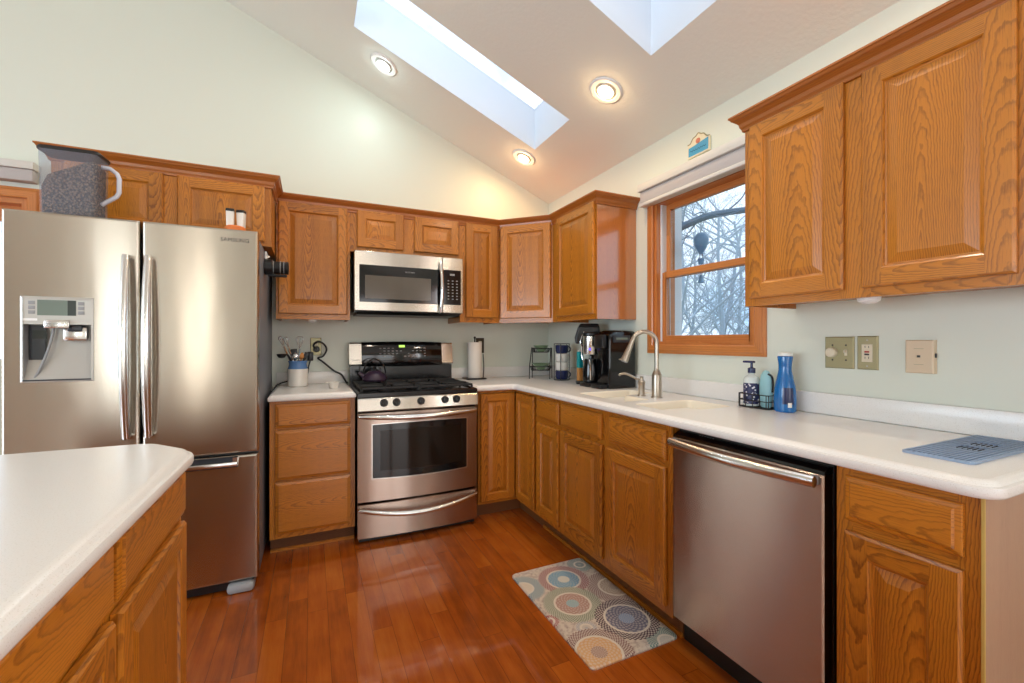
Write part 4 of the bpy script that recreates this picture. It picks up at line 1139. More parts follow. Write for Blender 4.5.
def whisk(r, L_, mat='chrome'):
    def f(t, p0, p1):
        d = (p1 - p0).normalized(); pa = p1 - d * L_; handle_part(t, p0, pa, .005, 'chrome')
        mb = MB(); s0 = d.orthogonal().normalized(); s1 = d.cross(s0)
        for k in range(4):
            a = PI * k / 4; s_ = s0 * math.cos(a) + s1 * math.sin(a)
            pts = [pa] + [pa + d * (L_ * (.5 - .5 * math.cos(PI * min(1, q / 6)) if q <= 6 else .5 + .5 * math.cos(PI * (q - 6) / 6))) + s_ * r * math.sin(PI * q / 6 / 1 if False else PI * q / 12) * (1 if q <= 12 else 1) * (1 if q < 6 else -1 if q > 6 else 0) for q in ()]
            loop = [pa + d * (L_ * math.sin(PI * q / 16)) + s_ * (r * math.sin(2 * PI * q / 16) * (.55 + .45 * math.sin(PI * q / 16))) for q in range(17)]
            mb.tube(loop, .0011, mat, 5)
        build('wires', mb, t)
    return f
def spoon(w, l, mat, hm):
    def f(t, p0, p1):
        d = (p1 - p0).normalized(); pa = p1 - d * l; handle_part(t, p0, pa, .005, hm)
        mb = MB(); s0 = Vector((1, 0, 0)); s0 = (s0 - d * s0.dot(d)).normalized(); n_ = d.cross(s0)
        R = []
        for k in range(9):
            s_ = k / 8; ww = max(.003, w * math.sin(PI * (.08 + .90 * s_)) ** .7); dep = .012 * math.sin(PI * s_)
            R.append([pa + d * (l * s_) + s0 * (ww * math.cos(2 * PI * j / 12)) + n_ * (.003 * math.sin(2 * PI * j / 12) - dep) for j in range(12)])
        mb.rings(R, mat); build('bowl', mb, t)
    return f
def spatula(w, l, mat, hm):
    def f(t, p0, p1):
        d = (p1 - p0).normalized(); pa = p1 - d * l; handle_part(t, p0, pa, .005, hm)
        mb = MB(); s0 = Vector((1, 0, 0)); s0 = (s0 - d * s0.dot(d)).normalized(); n_ = d.cross(s0)
        mb.M = Matrix(((s0.x, d.x, n_.x, pa.x), (s0.y, d.y, n_.y, pa.y), (s0.z, d.z, n_.z, pa.z), (0, 0, 0, 1)))
        mb.rbox((-w, -.004, -.003), (w, l, .003), mat, .0028); build('blade', mb, t)
    return f
utensil('whisk', 'wire whisk leaning furthest left in the crock', .012, .010, (-2.140, -.165, 1.255), whisk(.014, .07))
utensil('whisk', 'second wire whisk beside the leftmost one in the crock', .016, -.008, (-2.106, -.180, 1.252), whisk(.017, .075))
utensil('whisk', 'round wire whisk standing upright at the right of the crock', -.006, .014, (-2.016, -.150, 1.258), whisk(.026, .085))
def ladle(t, p0, p1):
    pm = Vector((-2.084, -.178, 1.128)); mb = MB(); mb.tube(spline([p0, p0.lerp(pm, .6), pm, Vector((-2.100, -.182, 1.134))], 5), .0048, 'black', 8); build('handle', mb, t)
    mb = MB(); mb.lathe([(.001, -.012), (.018, -.008), (.028, .006), (.030, .016), (.027, .015), (.016, -.004), (.001, -.008)], (-2.126, -.184, 1.124), 'black', 20, caps=False); build('bowl', mb, t)
utensil('ladle', 'black ladle resting over the left rim of the crock', .030, .0, (-2.142, -.185, 1.125), ladle)
utensil('turner', 'dark slotted turner in the middle of the crock', .0, .022, (-2.058, -.150, 1.172), spatula(.022, .06, 'black', 'black'))
utensil('steel_spoon', 'steel spoon in the middle of the crock', .006, -.028, (-2.046, -.200, 1.150), spoon(.017, .05, 'chrome', 'chrome'))
utensil('wooden_spoon', 'tan wooden spoon at the right of the crock', -.012, -.014, (-2.002, -.190, 1.150), spoon(.014, .05, 'tan', 'tan'))
utensil('rubber_spatula', 'black spatula leaning over the right rim of the crock', -.026, .010, (-1.975, -.150, 1.148), spatula(.012, .045, 'black', 'black'))
t = thing('ramekin', 'small white cup with a rim on the left counter near the stove', 'cup', (-1.822, -.400, cz))
mb = MB(); mb.lathe([(.026, cz), (.028, cz + .004), (.034, cz + .036), (.037, cz + .040), (.034, cz + .041), (.026, cz + .008), (.001, cz + .006)], (-1.815, -.400, 0), 'ceramic', 24, caps=False); build('body', mb, t)
mb = MB(); mb.rbox((-1.868, -.414, cz + .034), (-1.842, -.386, cz + .040), 'ceramic', .003); build('tab_handle', mb, t)

# kettle on the rear left burner
kx, ky, kz = -1.545, -.255, .9448
t = thing('tea_kettle', 'dark purple enamel tea kettle on the rear left burner', 'kettle', (kx, ky, kz))
mb = MB(); mb.lathe([(.060, kz), (.080, kz + .003), (.085, kz + .014), (.082, kz + .030), (.066, kz + .055), (.040, kz + .072), (.020, kz + .078), (.001, kz + .079)], (kx, ky, 0), 'purple', 32); build('body', mb, t)
mb = MB(); mb.lathe([(.024, kz + .0775), (.024, kz + .083), (.010, kz + .086), (.012, kz + .098), (.009, kz + .104), (.001, kz + .105)], (kx, ky, 0), 'black', 20); build('lid', mb, t)
mb = MB(); mb.tube([(kx - .062, ky, kz + .030), (kx - .085, ky, kz + .044), (kx - .104, ky, kz + .064)], [.020, .015, .011], 'purple', 12); build('spout', mb, t)
mb = MB(); mb.tube([(kx + .075 * math.cos(a), ky, kz + .050 + .105 * math.sin(a)) for a in [PI * k / 16 for k in range(17)]], .0055, 'black', 8); build('handle', mb, t)

# ------------------------------------------------------------------ paper towels
tx, ty = -.755, -.130
t = thing('paper_towel_holder', 'black wire paper towel stand right of the stove', 'paper towel holder', (tx, ty, cz))
mb = MB(); mb.rbox((tx - .085, ty - .075, cz), (tx + .075, ty + .075, cz + .010), 'black', .004); build('base', mb, t)
mb = MB(); mb.tube([(tx, ty, cz + .009), (tx, ty, cz + .330)], .006, 'black', 10); mb.sphere((tx, ty, cz + .332), .010, 'black', 12, 6); build('post', mb, t)
mb = MB(); mb.tube(spline([(tx + .066, ty - .02, cz + .009), (tx + .070, ty - .02, cz + .10), (tx + .064, ty - .02, cz + .20)]), .004, 'black', 8); build('tension_arm', mb, t)
mb = MB(); z0, z1 = cz + .011, cz + .295
mb.lathe([(.018, z0), (.055, z0), (.057, z0 + .003), (.057, z1 - .003), (.055, z1), (.018, z1), (.018, z0)], (tx, ty, 0), 'paper', 32, caps=False)
tag(build('paper_towel_roll', mb, base=(tx, ty, z0)), 'white paper towel roll standing on its black holder', 'paper towels')

# ------------------------------------------------------------------ corner of the counter
qx, qy = -.262, -.335
rot = Matrix.Translation((qx, qy, 0)) @ Matrix.Rotation(math.radians(-38), 4, 'Z')
t = thing('tiered_rack', 'two-tier black wire basket rack in the counter corner', 'rack', (qx, qy, cz))
mb = MB(rot)
for x in (-.082, .082):
    mb.tube([(x, -.065, cz + .003), (x, -.060, cz + .10), (x * .96, .02, cz + .25), (x * .96, .055, cz + .25), (x, .060, cz + .003)], .004, 'black', 8)
build('frame', mb, t)
for zz, s_, y0 in ((cz + .070, 1.0, 0.0), (cz + .215, .86, .010)):
    mb = MB(rot)
    lp = lambda k, h: [(x * k, y * k + y0, h) for x, y in rrect(-.080 * s_, -.060 * s_, .080 * s_, .060 * s_, .02)]
    mb.tube(lp(1, zz + .030), .0035, 'black', 6, True); mb.tube(lp(.86, zz), .003, 'black', 6, True)
    a, b = lp(1, zz + .030), lp(.86, zz)
    for k in range(len(a)): mb.tube([a[k], b[k]], .002, 'black', 5)
    for k in range(-3, 4): mb.tube([(k * .02 * s_, -.050 * s_ + y0, zz), (k * .02 * s_, .050 * s_ + y0, zz)], .002, 'black', 5)
    for x in (-1, 1): mb.tube([(x * .080 * s_, y0, zz + .030), (x * .081, y0, zz + .032)], .003, 'black', 6)
    build('basket', mb, t)
for zz, r, y0, lb in ((cz + .074, .070, 0, 'green bowl in the lower basket of the wire rack'), (cz + .219, .060, .010, 'green bowl in the upper basket of the wire rack')):
    p = rot @ Vector((0, y0, 0))
    mb = MB(); mb.lathe([(.025, zz), (.028, zz + .002), (r, zz + .048), (r + .003, zz + .051), (r - .004, zz + .050), (.022, zz + .006), (.001, zz + .006)], (p.x, p.y, 0), 'green_glaze', 28, caps=False)
    mb.lathe([(.025, zz), (.001, zz)], (p.x, p.y, 0), 'green_glaze', 28, caps=False)
    tag(build('bowl', mb, base=(p.x, p.y, zz)), lb, 'bowl', 'green bowls in the wire rack')
ux, uy = -.165, -.500
t = thing('mug_stand', 'black wire stand holding four stacked mugs beside the tiered rack', 'mug stand', (ux, uy, cz))
mb = MB(); mb.lathe([(.060, cz), (.062, cz + .003), (.060, cz + .006), (.001, cz + .006)], (ux, uy, 0), 'black', 24); build('base', mb, t)
mb = MB()
for a in (20, 160, 230, 310):
    ca, sa = math.cos(math.radians(a)), math.sin(math.radians(a)); mb.tube([(ux + .0605 * ca, uy + .0605 * sa, cz + .004), (ux + .0605 * ca, uy + .0605 * sa, cz + .283)], .0028, 'black', 6)
mb.tube([(ux + .0605 * math.cos(2 * PI * k / 24), uy + .0605 * math.sin(2 * PI * k / 24), cz + .283) for k in range(24)], .003, 'black', 6, True)
build('frame', mb, t)
for k, (m_, lb) in enumerate((('navy', 'dark blue mug at the bottom of the wire mug stand'), ('ceramic', 'white mug second from the bottom of the mug stand'), ('ceramic', 'white mug third from the bottom of the mug stand'), ('navy', 'dark blue mug at the top of the wire mug stand'))):
    z0 = cz + .007 + .0665 * k; t = thing('mug', lb, 'mug', (ux, uy, z0), 'mugs in the wire stand')
    mb = MB(); mb.lathe([(.036, z0), (.044, z0 + .004), (.050, z0 + .020), (.052, z0 + .064), (.0505, z0 + .066), (.048, z0 + .062), (.045, z0 + .012), (.001, z0 + .008)], (ux, uy, 0), m_, 28, caps=False)
    mb.lathe([(.036, z0), (.001, z0)], (ux, uy, 0), m_, 28, caps=False); build('body', mb, t)
    d = Vector((math.cos(math.radians(-8)), math.sin(math.radians(-8)), 0)); c = Vector((ux, uy, z0 + .034))
    mb = MB(); mb.tube([c + d * (.049 + .026 * math.sin(PI * q / 8)) + Vector((0, 0, .022 * math.cos(PI * q / 8))) for q in range(9)], .0045, m_, 8); build('handle', mb, t)
# narrow teal and wood-coloured canister
wx, wy = -.138, -.712
t = thing('canister', 'slim canister with teal top and wood-coloured lower half beside the tall black machine', 'canister', (wx, wy, cz))
mb = MB(); mb.rbox((wx - .018, wy - .018, cz), (wx + .018, wy + .018, cz + .105), 'tan', .004); build('wooden_base', mb, t)
mb = MB(); mb.rbox((wx - .0185, wy - .0185, cz + .1055), (wx + .0185, wy + .0185, cz + .225), 'teal', .004); build('teal_sleeve', mb, t)
mb = MB(); mb.rbox((wx - .015, wy - .015, cz + .2255), (wx + .015, wy + .015, cz + .24), 'ceramic', .004); build('lid', mb, t)
# tall black drink machine
ax, ay = -.170, -.842
rot = Matrix.Translation((ax, ay, 0)) @ Matrix.Rotation(math.radians(-30), 4, 'Z')
t = thing('drink_machine', 'tall black countertop drink machine with an overhanging head, leftmost of the machines', 'drink machine', (ax, ay, cz))
mb = MB(rot); mb.rbox((-.075, -.055, cz), (.085, .055, cz + .022), 'gloss_black', .008); build('base', mb, t)
mb = MB(rot); mb.rings([[(x0, -w_, zz), (x1, -w_, zz), (x1, w_, zz), (x0, w_, zz)] for zz, x0, x1, w_ in ((cz + .021, .010, .082, .046), (cz + .20, .020, .082, .044), (cz + .30, .010, .085, .048))], 'gloss_black', smooth=False); build('column', mb, t, bevel=.008)
mb = MB(rot); mb.rings([[(x0, -w_, zz), (x1, -w_, zz), (x1, w_, zz), (x0, w_, zz)] for zz, x0, x1, w_ in ((cz + .285, -.078, .088, .048), (cz + .33, -.082, .090, .052), (cz + .400, -.060, .088, .052), (cz + .428, -.045, .080, .046))], 'black', smooth=False); build('head', mb, t, bevel=.010)
mb = MB(rot); mb.tube(spline([(-.02, -.052, cz + .37), (-.045, -.056, cz + .30), (-.030, -.056, cz + .26)]), .005, 'chrome', 8); build('lever', mb, t)
mb = MB(rot); mb.tube(spline([(-.030, -.03, cz + .285), (-.035, -.045, cz + .20), (-.010, -.052, cz + .12), (-.020, -.050, cz + .05)]), .005, 'chrome', 8); build('nozzle', mb, t)
# drip coffee maker
bx_, by_ = -.215, -1.000
rot = Matrix.Translation((bx_, by_, 0)) @ Matrix.Rotation(math.radians(-2), 4, 'Z')
t = thing('coffee_maker', 'drip coffee maker with stainless band and violet light over a glass carafe', 'coffee maker', (bx_, by_, cz))
mb = MB(rot); mb.rbox((-.085, -.055, cz), (.075, .055, cz + .028), 'black', .008); build('base', mb, t)
mb = MB(rot); mb.rbox((.028, -.055, cz + .027), (.078, .055, cz + .368), 'black', .008); build('water_tank', mb, t)
mb = MB(rot); mb.lathe([(.052, cz + .215), (.054, cz + .220), (.054, cz + .335), (.050, cz + .340), (.001, cz + .340)], (-.028, 0, 0), 'steel_plain', 28); bh = build('brew_head', mb, t)
mb = MB(rot); mb.lathe([(.055, cz + .3405), (.055, cz + .356), (.045, cz + .362), (.001, cz + .362)], (-.028, 0, 0), 'black', 28); build('lid', mb, t)
mb = MB(rot); mb.lathe([(.010, -.004), (.010, .004), (.001, .004)], (-.060, -.042, cz + .250), 'led_blue', 14, 'y'); build('indicator_light', mb, bh)
mb = MB(rot); mb.lathe([(.045, cz + .029), (.052, cz + .035), (.055, cz + .10), (.044, cz + .165), (.042, cz + .185), (.001, cz + .185)], (-.028, 0, 0), 'gloss_black', 28); cf = build('carafe', mb, t)
mb = MB(rot); mb.tube(spline([(-.06, -.030, cz + .185), (-.075, -.060, cz + .17), (-.072, -.066, cz + .10), (-.060, -.048, cz + .05)]), .006, 'chrome', 8); build('carafe_handle', mb, cf)
mb = MB(rot); mb.rbox((.026, -.0585, cz + .06), (.036, -.0545, cz + .33), 'silver_plastic', .0015); build('water_gauge', mb, t)
# large black single-serve machine
t = thing('pod_coffee_machine', 'large glossy black coffee machine nearest the faucet', 'coffee machine', (-.13, -1.13, cz))
mb = MB(); y0, y1 = -1.205, -1.060; x0, x1 = -.245, -.030
mb.rings([[(xx, yy, zz) for xx, zz in ((x0, cz), (x1, cz), (x1 + .0, cz + .350), (x1 - .01, cz + .368), (x0 + .045, cz + .372), (x0 + .005, cz + .350), (x0, cz + .25))] for yy in (y0 + .006, y1 - .006)], 'gloss_black', True, True, False)
build('housing', mb, t, bevel=.010)
mb = MB(); mb.rbox((x0 - .058, y0 + .02, cz), (x0 - .0005, y1 - .02, cz + .030), 'black', .006); build('drip_tray', mb, t)
mb = MB(); mb.rbox((x0 + .03, y0 - .0015, cz + .295), (x1 - .05, y0 + .006, cz + .340), 'dark_panel', .003); mb.rbox((x0 + .05, y0 - .003, cz + .312), (x1 - .075, y0 - .001, cz + .326), 'lcd', .001); build('display', mb, t)
mb = MB(); mb.rbox((x0 - .04, y0 + .025, cz + .255), (x0 - .0005, y1 - .025, cz + .345), 'black', .012); build('brew_head', mb, t)

# ------------------------------------------------------------------ faucet and soap dispenser
px, py = -.262, -1.632
D_ = Vector((-.93, .37, 0)).normalized()
t = thing('kitchen_faucet', 'tall brushed nickel gooseneck faucet with pull-down spray head', 'faucet', (px, py, cz))
mb = MB(); mb.lathe([(.031, cz), (.031, cz + .004), (.0255, cz + .007), (.0255, cz + .120), (.024, cz + .126), (.013, cz + .148), (.001, cz + .149)], (px, py, 0), 'nickel', 28); build('body', mb, t)
mb = MB(); P0 = Vector((px, py, 0)); R0 = .068; zc = cz + .285
pts = [P0 + Vector((0, 0, zz)) for zz in (cz + .140, cz + .20, cz + .25)] + [P0 + D_ * (R0 - R0 * math.cos(a)) + Vector((0, 0, zc + R0 * math.sin(a))) for a in [PI * .90 * k / 18 for k in range(19)]]
mb.tube(pts, .0115, 'nickel', 16); build('spout', mb, t)
e0 = pts[-1]; dd_ = (pts[-1] - pts[-2]).normalized()
mb = MB(); mb.tube([e0 - dd_ * .002, e0 + dd_ * .006, e0 + dd_ * .010, e0 + dd_ * .06, e0 + dd_ * .10, e0 + dd_ * .120], [.0130, .0130, .0125, .0155, .0190, .0205], 'nickel', 18)
sp = build('spray_head', mb, t)
mb = MB(); mb.tube([e0 + dd_ * .1205, e0 + dd_ * .124], [.017, .0165], 'grey_plastic', 16); build('nozzle', mb, sp)
mb = MB(); q = e0 + dd_ * .113; mb.tube([q, q + Vector((-.022, .0, .004)), q + Vector((-.034, .004, .004))], [.006, .005, .003], 'nickel', 8); build('spray_tab', mb, sp)
sx, sy = -.280, -1.535
t = thing('soap_dispenser', 'short brushed nickel fixture with curved spout left of the faucet', 'soap dispenser', (sx, sy, cz))
mb = MB(); mb.lathe([(.024, cz), (.024, cz + .003), (.0175, cz + .006), (.0165, cz + .055), (.0205, cz + .075), (.017, cz + .083), (.010, cz + .090), (.009, cz + .100), (.011, cz + .106), (.001, cz + .108)], (sx, sy, 0), 'nickel', 24); build('body', mb, t)
mb = MB(); S0 = Vector((sx, sy, 0))
mb.tube(spline([S0 + Vector((0, 0, cz + .082)), S0 + D_ * .05 + Vector((0, 0, cz + .105)), S0 + D_ * .09 + Vector((0, 0, cz + .122)), S0 + D_ * .118 + Vector((0, 0, cz + .120)), S0 + D_ * .128 + Vector((0, 0, cz + .112))]), .0065, 'nickel', 10); build('spout', mb, t)

# ------------------------------------------------------------------ washing-up things
t = thing('sponge_caddy', 'small black wire caddy at the back of the counter by the window', 'caddy', (-.10, -2.10, cz))
mb = MB(); cl = lambda zz: [(x, y, zz) for x, y in rrect(-.140, -2.172, -.062, -2.026, .012)]
for zz in (cz + .003, cz + .034, cz + .062): mb.tube(cl(zz), .0022, 'black', 6, True)
a = cl(cz + .003); b = cl(cz + .062)
for k in range(0, len(a), 2): mb.tube([a[k], b[k]], .002, 'black', 5)
for y in (-2.065, -2.10, -2.135):
    for x in (-.140, -.062): mb.tube([(x, y, cz + .003), (x, y, cz + .062)], .002, 'black', 5)
for k in range(5): mb.tube([(-.135 + k * .017, -2.171, cz + .003), (-.135 + k * .017, -2.027, cz + .003)], .0018, 'black', 5)
build('basket', mb, t)
z0 = cz + .0055; bx2, by2 = -.100, -2.067
t = thing('soap_pump_bottle', 'clear soap pump bottle with navy patterned label in the wire caddy', 'soap bottle', (bx2, by2, z0))
mb = MB(); mb.lathe([(.030, z0), (.034, z0 + .004), (.034, z0 + .118), (.030, z0 + .130), (.014, z0 + .142), (.012, z0 + .150), (.001, z0 + .150)], (bx2, by2, 0), 'clear_soap', 28); build('bottle', mb, t)
mb = MB(); mb.lathe([(.0345, z0 + .010), (.0345, z0 + .105)], (bx2, by2, 0), 'soap_label', 28, caps=False); plabel(build('label_wrap', mb, t), 'navy label with white leaf pattern')
mb = MB(); mb.lathe([(.016, z0 + .1505), (.016, z0 + .172), (.006, z0 + .176), (.005, z0 + .198), (.001, z0 + .198)], (bx2, by2, 0), 'navy', 20)
mb.rbox((bx2 - .010, by2 - .014, z0 + .196), (bx2 + .010, by2 + .040, z0 + .206), 'navy', .004); build('pump', mb, t)
z0 = cz + .0055
t = thing('dish_scrubber', 'pale aqua scrubber with a dark curved handle standing in the wire caddy', 'scrubber', (-.098, -2.136, z0))
mb = MB(); mb.rings([[(-.098 + w_ * math.cos(a) * .55, -2.136 + w_ * math.sin(a), z0 + h) for a in [2 * PI * k / 16 for k in range(16)]] for w_, h in ((.020, 0), (.024, .004), (.030, .05), (.030, .11), (.024, .145), (.012, .162), (.002, .167))], 'aqua'); build('pad', mb, t)
mb = MB(); mb.tube(spline([(-.106, -2.150, z0 + .150), (-.100, -2.164, z0 + .140), (-.100, -2.1685, z0 + .11), (-.100, -2.1670, z0 + .07)]), .0045, 'rubber', 8); build('handle', mb, t)
z0 = cz; bx2, by2 = -.098, -2.222
t = thing('dish_soap_bottle', 'bright blue dish soap bottle with white cap right of the wire caddy', 'dish soap', (bx2, by2, z0))
mb = MB(); P = [(.038, 0), (.042, .005), (.043, .06), (.040, .10), (.030, .15), (.025, .178), (.025, .200), (.029, .232), (.028, .238)]
mb.lathe([(r, z0 + h) for r, h in P] + [(.001, z0 + .239)], (bx2, by2, 0), 'blue_plastic', 32); build('bottle', mb, t)
mb = MB(); mb.lathe([(.0285, z0 + .2395), (.027, z0 + .250), (.020, z0 + .254), (.001, z0 + .255)], (bx2, by2, 0), 'white', 24); build('cap', mb, t)
mb = MB(); a0 = math.radians(200); 
P = []
for j, (r, h) in enumerate(((.0438, .035), (.0432, .075), (.0405, .105))):
    P.append([(bx2 + r * math.cos(a0 + k * .09), by2 + r * math.sin(a0 + k * .09), z0 + h) for k in range(12)])
mb.rings(P, 'navy', False, False, True, False); plabel(build('label_patch', mb, t), 'dark label')
mb = MB(); P = [[(bx2 + r * math.cos(a0 + .45 + k * .07), by2 + r * math.sin(a0 + .45 + k * .07), z0 + h) for k in range(6)] for r, h in ((.0446, .022), (.0446, .042))]
mb.rings(P, 'white', False, False, True, False); build('barcode_patch', mb, t)
# drying mat
t = thing('drying_mat', 'ribbed blue-grey drying mat at the right end of the counter', 'drying mat', (-.27, -2.86, cz))
mb = MB(); mx_ = rrect(-.490, -2.936, -.042, -2.792, .014); mb.rings([[(x, y, zz) for x, y in inset(mx_, d)] for d, zz in ((0, cz), (0, cz + .006), (.003, cz + .007), (.006, cz + .004))], 'rubber_blue', True, True, False); build('tray', mb, t)
mb = MB()
for k in range(13):
    y = -2.928 + k * .0106
    for x0, x1 in (((-.482, -.050),) if not 4 <= k <= 8 else ((-.482, -.318), (-.272, -.232), (-.18, -.050))): mb.rbox((x0, y - .0025, cz + .0035), (x1, y + .0025, cz + .0085), 'rubber_blue', .002)
for k in range(4, 9):
    y = -2.928 + k * .0106
    for j in range(3): mb.rbox((-.314 + j * .015, y - .002, cz + .004), (-.305 + j * .015, y + .002, cz + .006), 'rubber', .0008); mb.rbox((-.228 + j * .015, y - .002, cz + .004), (-.219 + j * .015, y + .002, cz + .006), 'rubber', .0008)
build('ribs', mb, t)

# ------------------------------------------------------------------ on and beside the refrigerator
ft = fz + .0065 - .006
z0 = fz - .0215
t = thing('pet_food_container', 'clear plastic pet food bin with black lid and side handle on the refrigerator', 'container', (-2.94, -.80, z0))
RC = Matrix.Translation((-2.922, -.80, 0)) @ Matrix.Rotation(math.radians(-2), 4, 'Z')
mb = MB(RC); W_ = lambda s_, h: [(x, y, h) for x, y in rrect(-.098 * s_, -.065, .098 * s_, .065, .022)]
zt = 2.068
mb.rings([W_(.97, z0), W_(.985, z0 + .02), W_(1.04, zt - .016), W_(1.05, zt - .014), W_(1.05, zt - .006)], 'clear', True, False); build('bin', mb, t)
mb = MB(RC); mb.rings([W_(1.09, zt - .006), W_(1.11, zt - .002), W_(1.11, zt + .004), W_(1.06, zt + .010)], 'black', True, True)
mb.rbox((.03, -.02, zt + .009), (.06, .02, zt + .014), 'black', .003); build('lid', mb, t)
mb = MB(RC); mb.tube([(.095, 0, zt - .040), (.125, 0, zt - .042), (.150, 0, zt - .062), (.158, 0, zt - .085), (.157, 0, zt - .150), (.148, 0, zt - .170), (.110, 0, zt - .200), (.093, 0, zt - .215)], .0095, 'clear_handle', 10); build('handle', mb, t)
mb = MB(RC); W2_ = lambda a, h0, h1: [(x, y, h0 + (h1 - h0) * (x + .1) / .2) for x, y in rrect(-.092 * a, -.060, .092 * a, .060, .02)]
mb.rings([[(x, y, z0 + .004) for x, y, _ in W2_(.98, 0, 0)], W2_(1.02, z0 + .15, z0 + .275), [(x * .85, y * .8, h) for x, y, h in W2_(1.02, z0 + .20, z0 + .292)]], 'kibble', True, True, True)
k_ = build('kibble', mb, base=(-2.94, -.80, z0)); tag(k_, 'brown dry kibble heaped inside the clear bin', 'pet food'); k_['kind'] = 'stuff'
z0 = fz - .0215
t = tag(build('plastic_tub', (lambda m: (m.lathe([(.042, z0), (.046, z0 + .004), (.046, z0 + .050), (.040, z0 + .056), (.001, z0 + .056)], (-2.298, -.835, 0), 'orange', 24), m)[1])(MB()), base=(-2.298, -.835, z0)), 'low orange tub near the front right of the refrigerator top', 'tub')
z1 = z0 + .0565
for x, y, a, lb in ((-2.3195, -.838, 4, 'left one of two small white jars with dark caps on the refrigerator'), (-2.2735, -.826, -14, 'right one of two small white jars with dark caps on the refrigerator')):
    t = thing('jar', lb, 'jar', (x, y, z1), 'white jars on the refrigerator')
    mb = MB(Matrix.Translation((x, y, 0)) @ Matrix.Rotation(math.radians(a), 4, 'Z')); W3 = lambda s_, h: [(p_, q_, h) for p_, q_ in rrect(-.018 * s_, -.018 * s_, .018 * s_, .018 * s_, .006)]
    mb.rings([W3(.85, z1), W3(.9, z1 + .003), W3(1.0, z1 + .072)], 'ceramic'); build('body', mb, t)
    mb = MB(mb.M); mb.rings([W3(1.06, z1 + .0725), W3(1.08, z1 + .080), W3(1.0, z1 + .086)], 'black'); build('cap', mb, t)
xs_ = fx1 - .0035
t = thing('flashlight', 'short black flashlight sticking out from the side of the refrigerator', 'flashlight', (xs_, -.585, 1.645))
mb = MB(); mb.lathe([(.036, xs_ + .0005), (.044, xs_ + .004), (.044, xs_ + .040), (.036, xs_ + .048), (.035, xs_ + .110), (.037, xs_ + .114), (.037, xs_ + .122), (.030, xs_ + .126), (.001, xs_ + .126)], (0, -.585, 1.648), 'black', 28, 'x'); build('barrel', mb, t)
for k in (.045, .080, .098):
    mb = MB(); mb.lathe([(.0372, xs_ + k), (.0380, xs_ + k + .002), (.0372, xs_ + k + .004)], (0, -.585, 1.648), 'grey_plastic', 28, 'x', False); build('ring', mb, t)
mb = MB(); mb.rbox((xs_ + .02, -.600, 1.595), (xs_ + .115, -.570, 1.609), 'rubber', .003); build('strap', mb, t)
t = thing('magnet_clip', 'small white magnetic clip on the refrigerator side above the flashlight', 'magnet', (xs_, -.56, 1.72))
mb = MB(); mb.rbox((xs_ + .0005, -.585, 1.695), (xs_ + .012, -.530, 1.738), 'white', .004); build('clip_body', mb, t)
mb = MB(); mb.tube([(xs_ + .012, -.575, 1.703), (xs_ + .024, -.56, 1.712), (xs_ + .012, -.545, 1.720)], .004, 'ceramic', 8); build('clip_lever', mb, t)

# ------------------------------------------------------------------ plaque above the window
t = thing('wall_plaque', 'small painted seaside plaque with wavy gold-trimmed top above the window', 'wall plaque', (-.008, -1.685, 2.31))
MP = right(-1.612, 2.252, -.001); pw, ph = .147, .075
top = [(pw * k / 16, ph + .042 * math.sin(PI * k / 16) ** 1.5 + .004 * math.cos(k * PI / 2)) for k in range(17)]
pol = [(0, 0)] + [(pw, 0)] + list(reversed(top))
mb = MB(MP); mb.rings([[(x, y, w_) for x, y in pol] for w_ in (0, .012)], 'cream', True, True, False); build('board', mb, t)
mb = MB(MP); p2 = inset(list(reversed(pol)), .004) if sum(pol[i - 1][0] * pol[i][1] - pol[i][0] * pol[i - 1][1] for i in range(len(pol))) < 0 else inset(pol, .004); mb.rings([[(x, y, w_) for x, y in p2] for w_ in (.0115, .0135)], 'cream', True, True, False); pnl = build('painted_panel', mb, t)
mb = MB(MP); mb.rings([[(x, y, w_) for x, y in ((.007, .008), (pw - .007, .008), (pw - .007, .072), (.09, .066), (.05, .060), (.007, .056))] for w_ in (.0130, .0145)], 'skyblue', True, True, False); build('painted_sea', mb, t)
mb = MB(MP); mb.lathe([(.015, .013), (.013, .018), (.008, .020), (.001, .0205)], (.073, .078, 0), 'coral', 20); build('shell', mb, t)
mb = MB(MP); mb.tube([(.02 + k * .0035, .034 + .004 * math.sin(k * 1.3), .0150) for k in range(31)], .0011, 'navy', 5); build('painted_script', mb, t)
mb = MB(MP); mb.tube([(x, y, .0125) for x, y in top], .0030, 'brass', 6); build('rope_trim', mb, t)

# ------------------------------------------------------------------ outside the window
mb = MB(); mb.box((.6, -60, -.9), (80, 60, -.6), 'ground'); mb.box((-60, .6, -.9), (.6, 60, -.6), 'ground'); o = struct('ground', mb)
hx, hy = .27, -1.452
t = thing('hanging_ornament', 'blue hot-air balloon wind chime with basket and bell outside the window', 'ornament', (hx, hy, 1.60))
mb = MB(); mb.tube([(.152, hy, 2.30), (.20, hy, 2.315), (hx, hy, 2.315), (hx, hy, 2.30)], .004, 'black', 8); build('hook', mb, t)
mb = MB(); mb.tube([(hx, hy, 2.305), (hx, hy, 1.905)], .0012, 'black', 5); build('string', mb, t)
mb = MB(); mb.lathe([(.001, 1.909), (.022, 1.903), (.041, 1.882), (.046, 1.857), (.040, 1.828), (.024, 1.797), (.013, 1.778), (.011, 1.772), (.001, 1.772)], (hx, hy, 0), 'ornament', 24); build('balloon', mb, t)
mb = MB()
for a in range(4): mb.tube([(hx + .011 * math.cos(a * PI / 2), hy + .011 * math.sin(a * PI / 2), 1.774), (hx + .016 * math.cos(a * PI / 2), hy + .016 * math.sin(a * PI / 2), 1.740)], .001, 'black', 4)
build('rigging', mb, t)
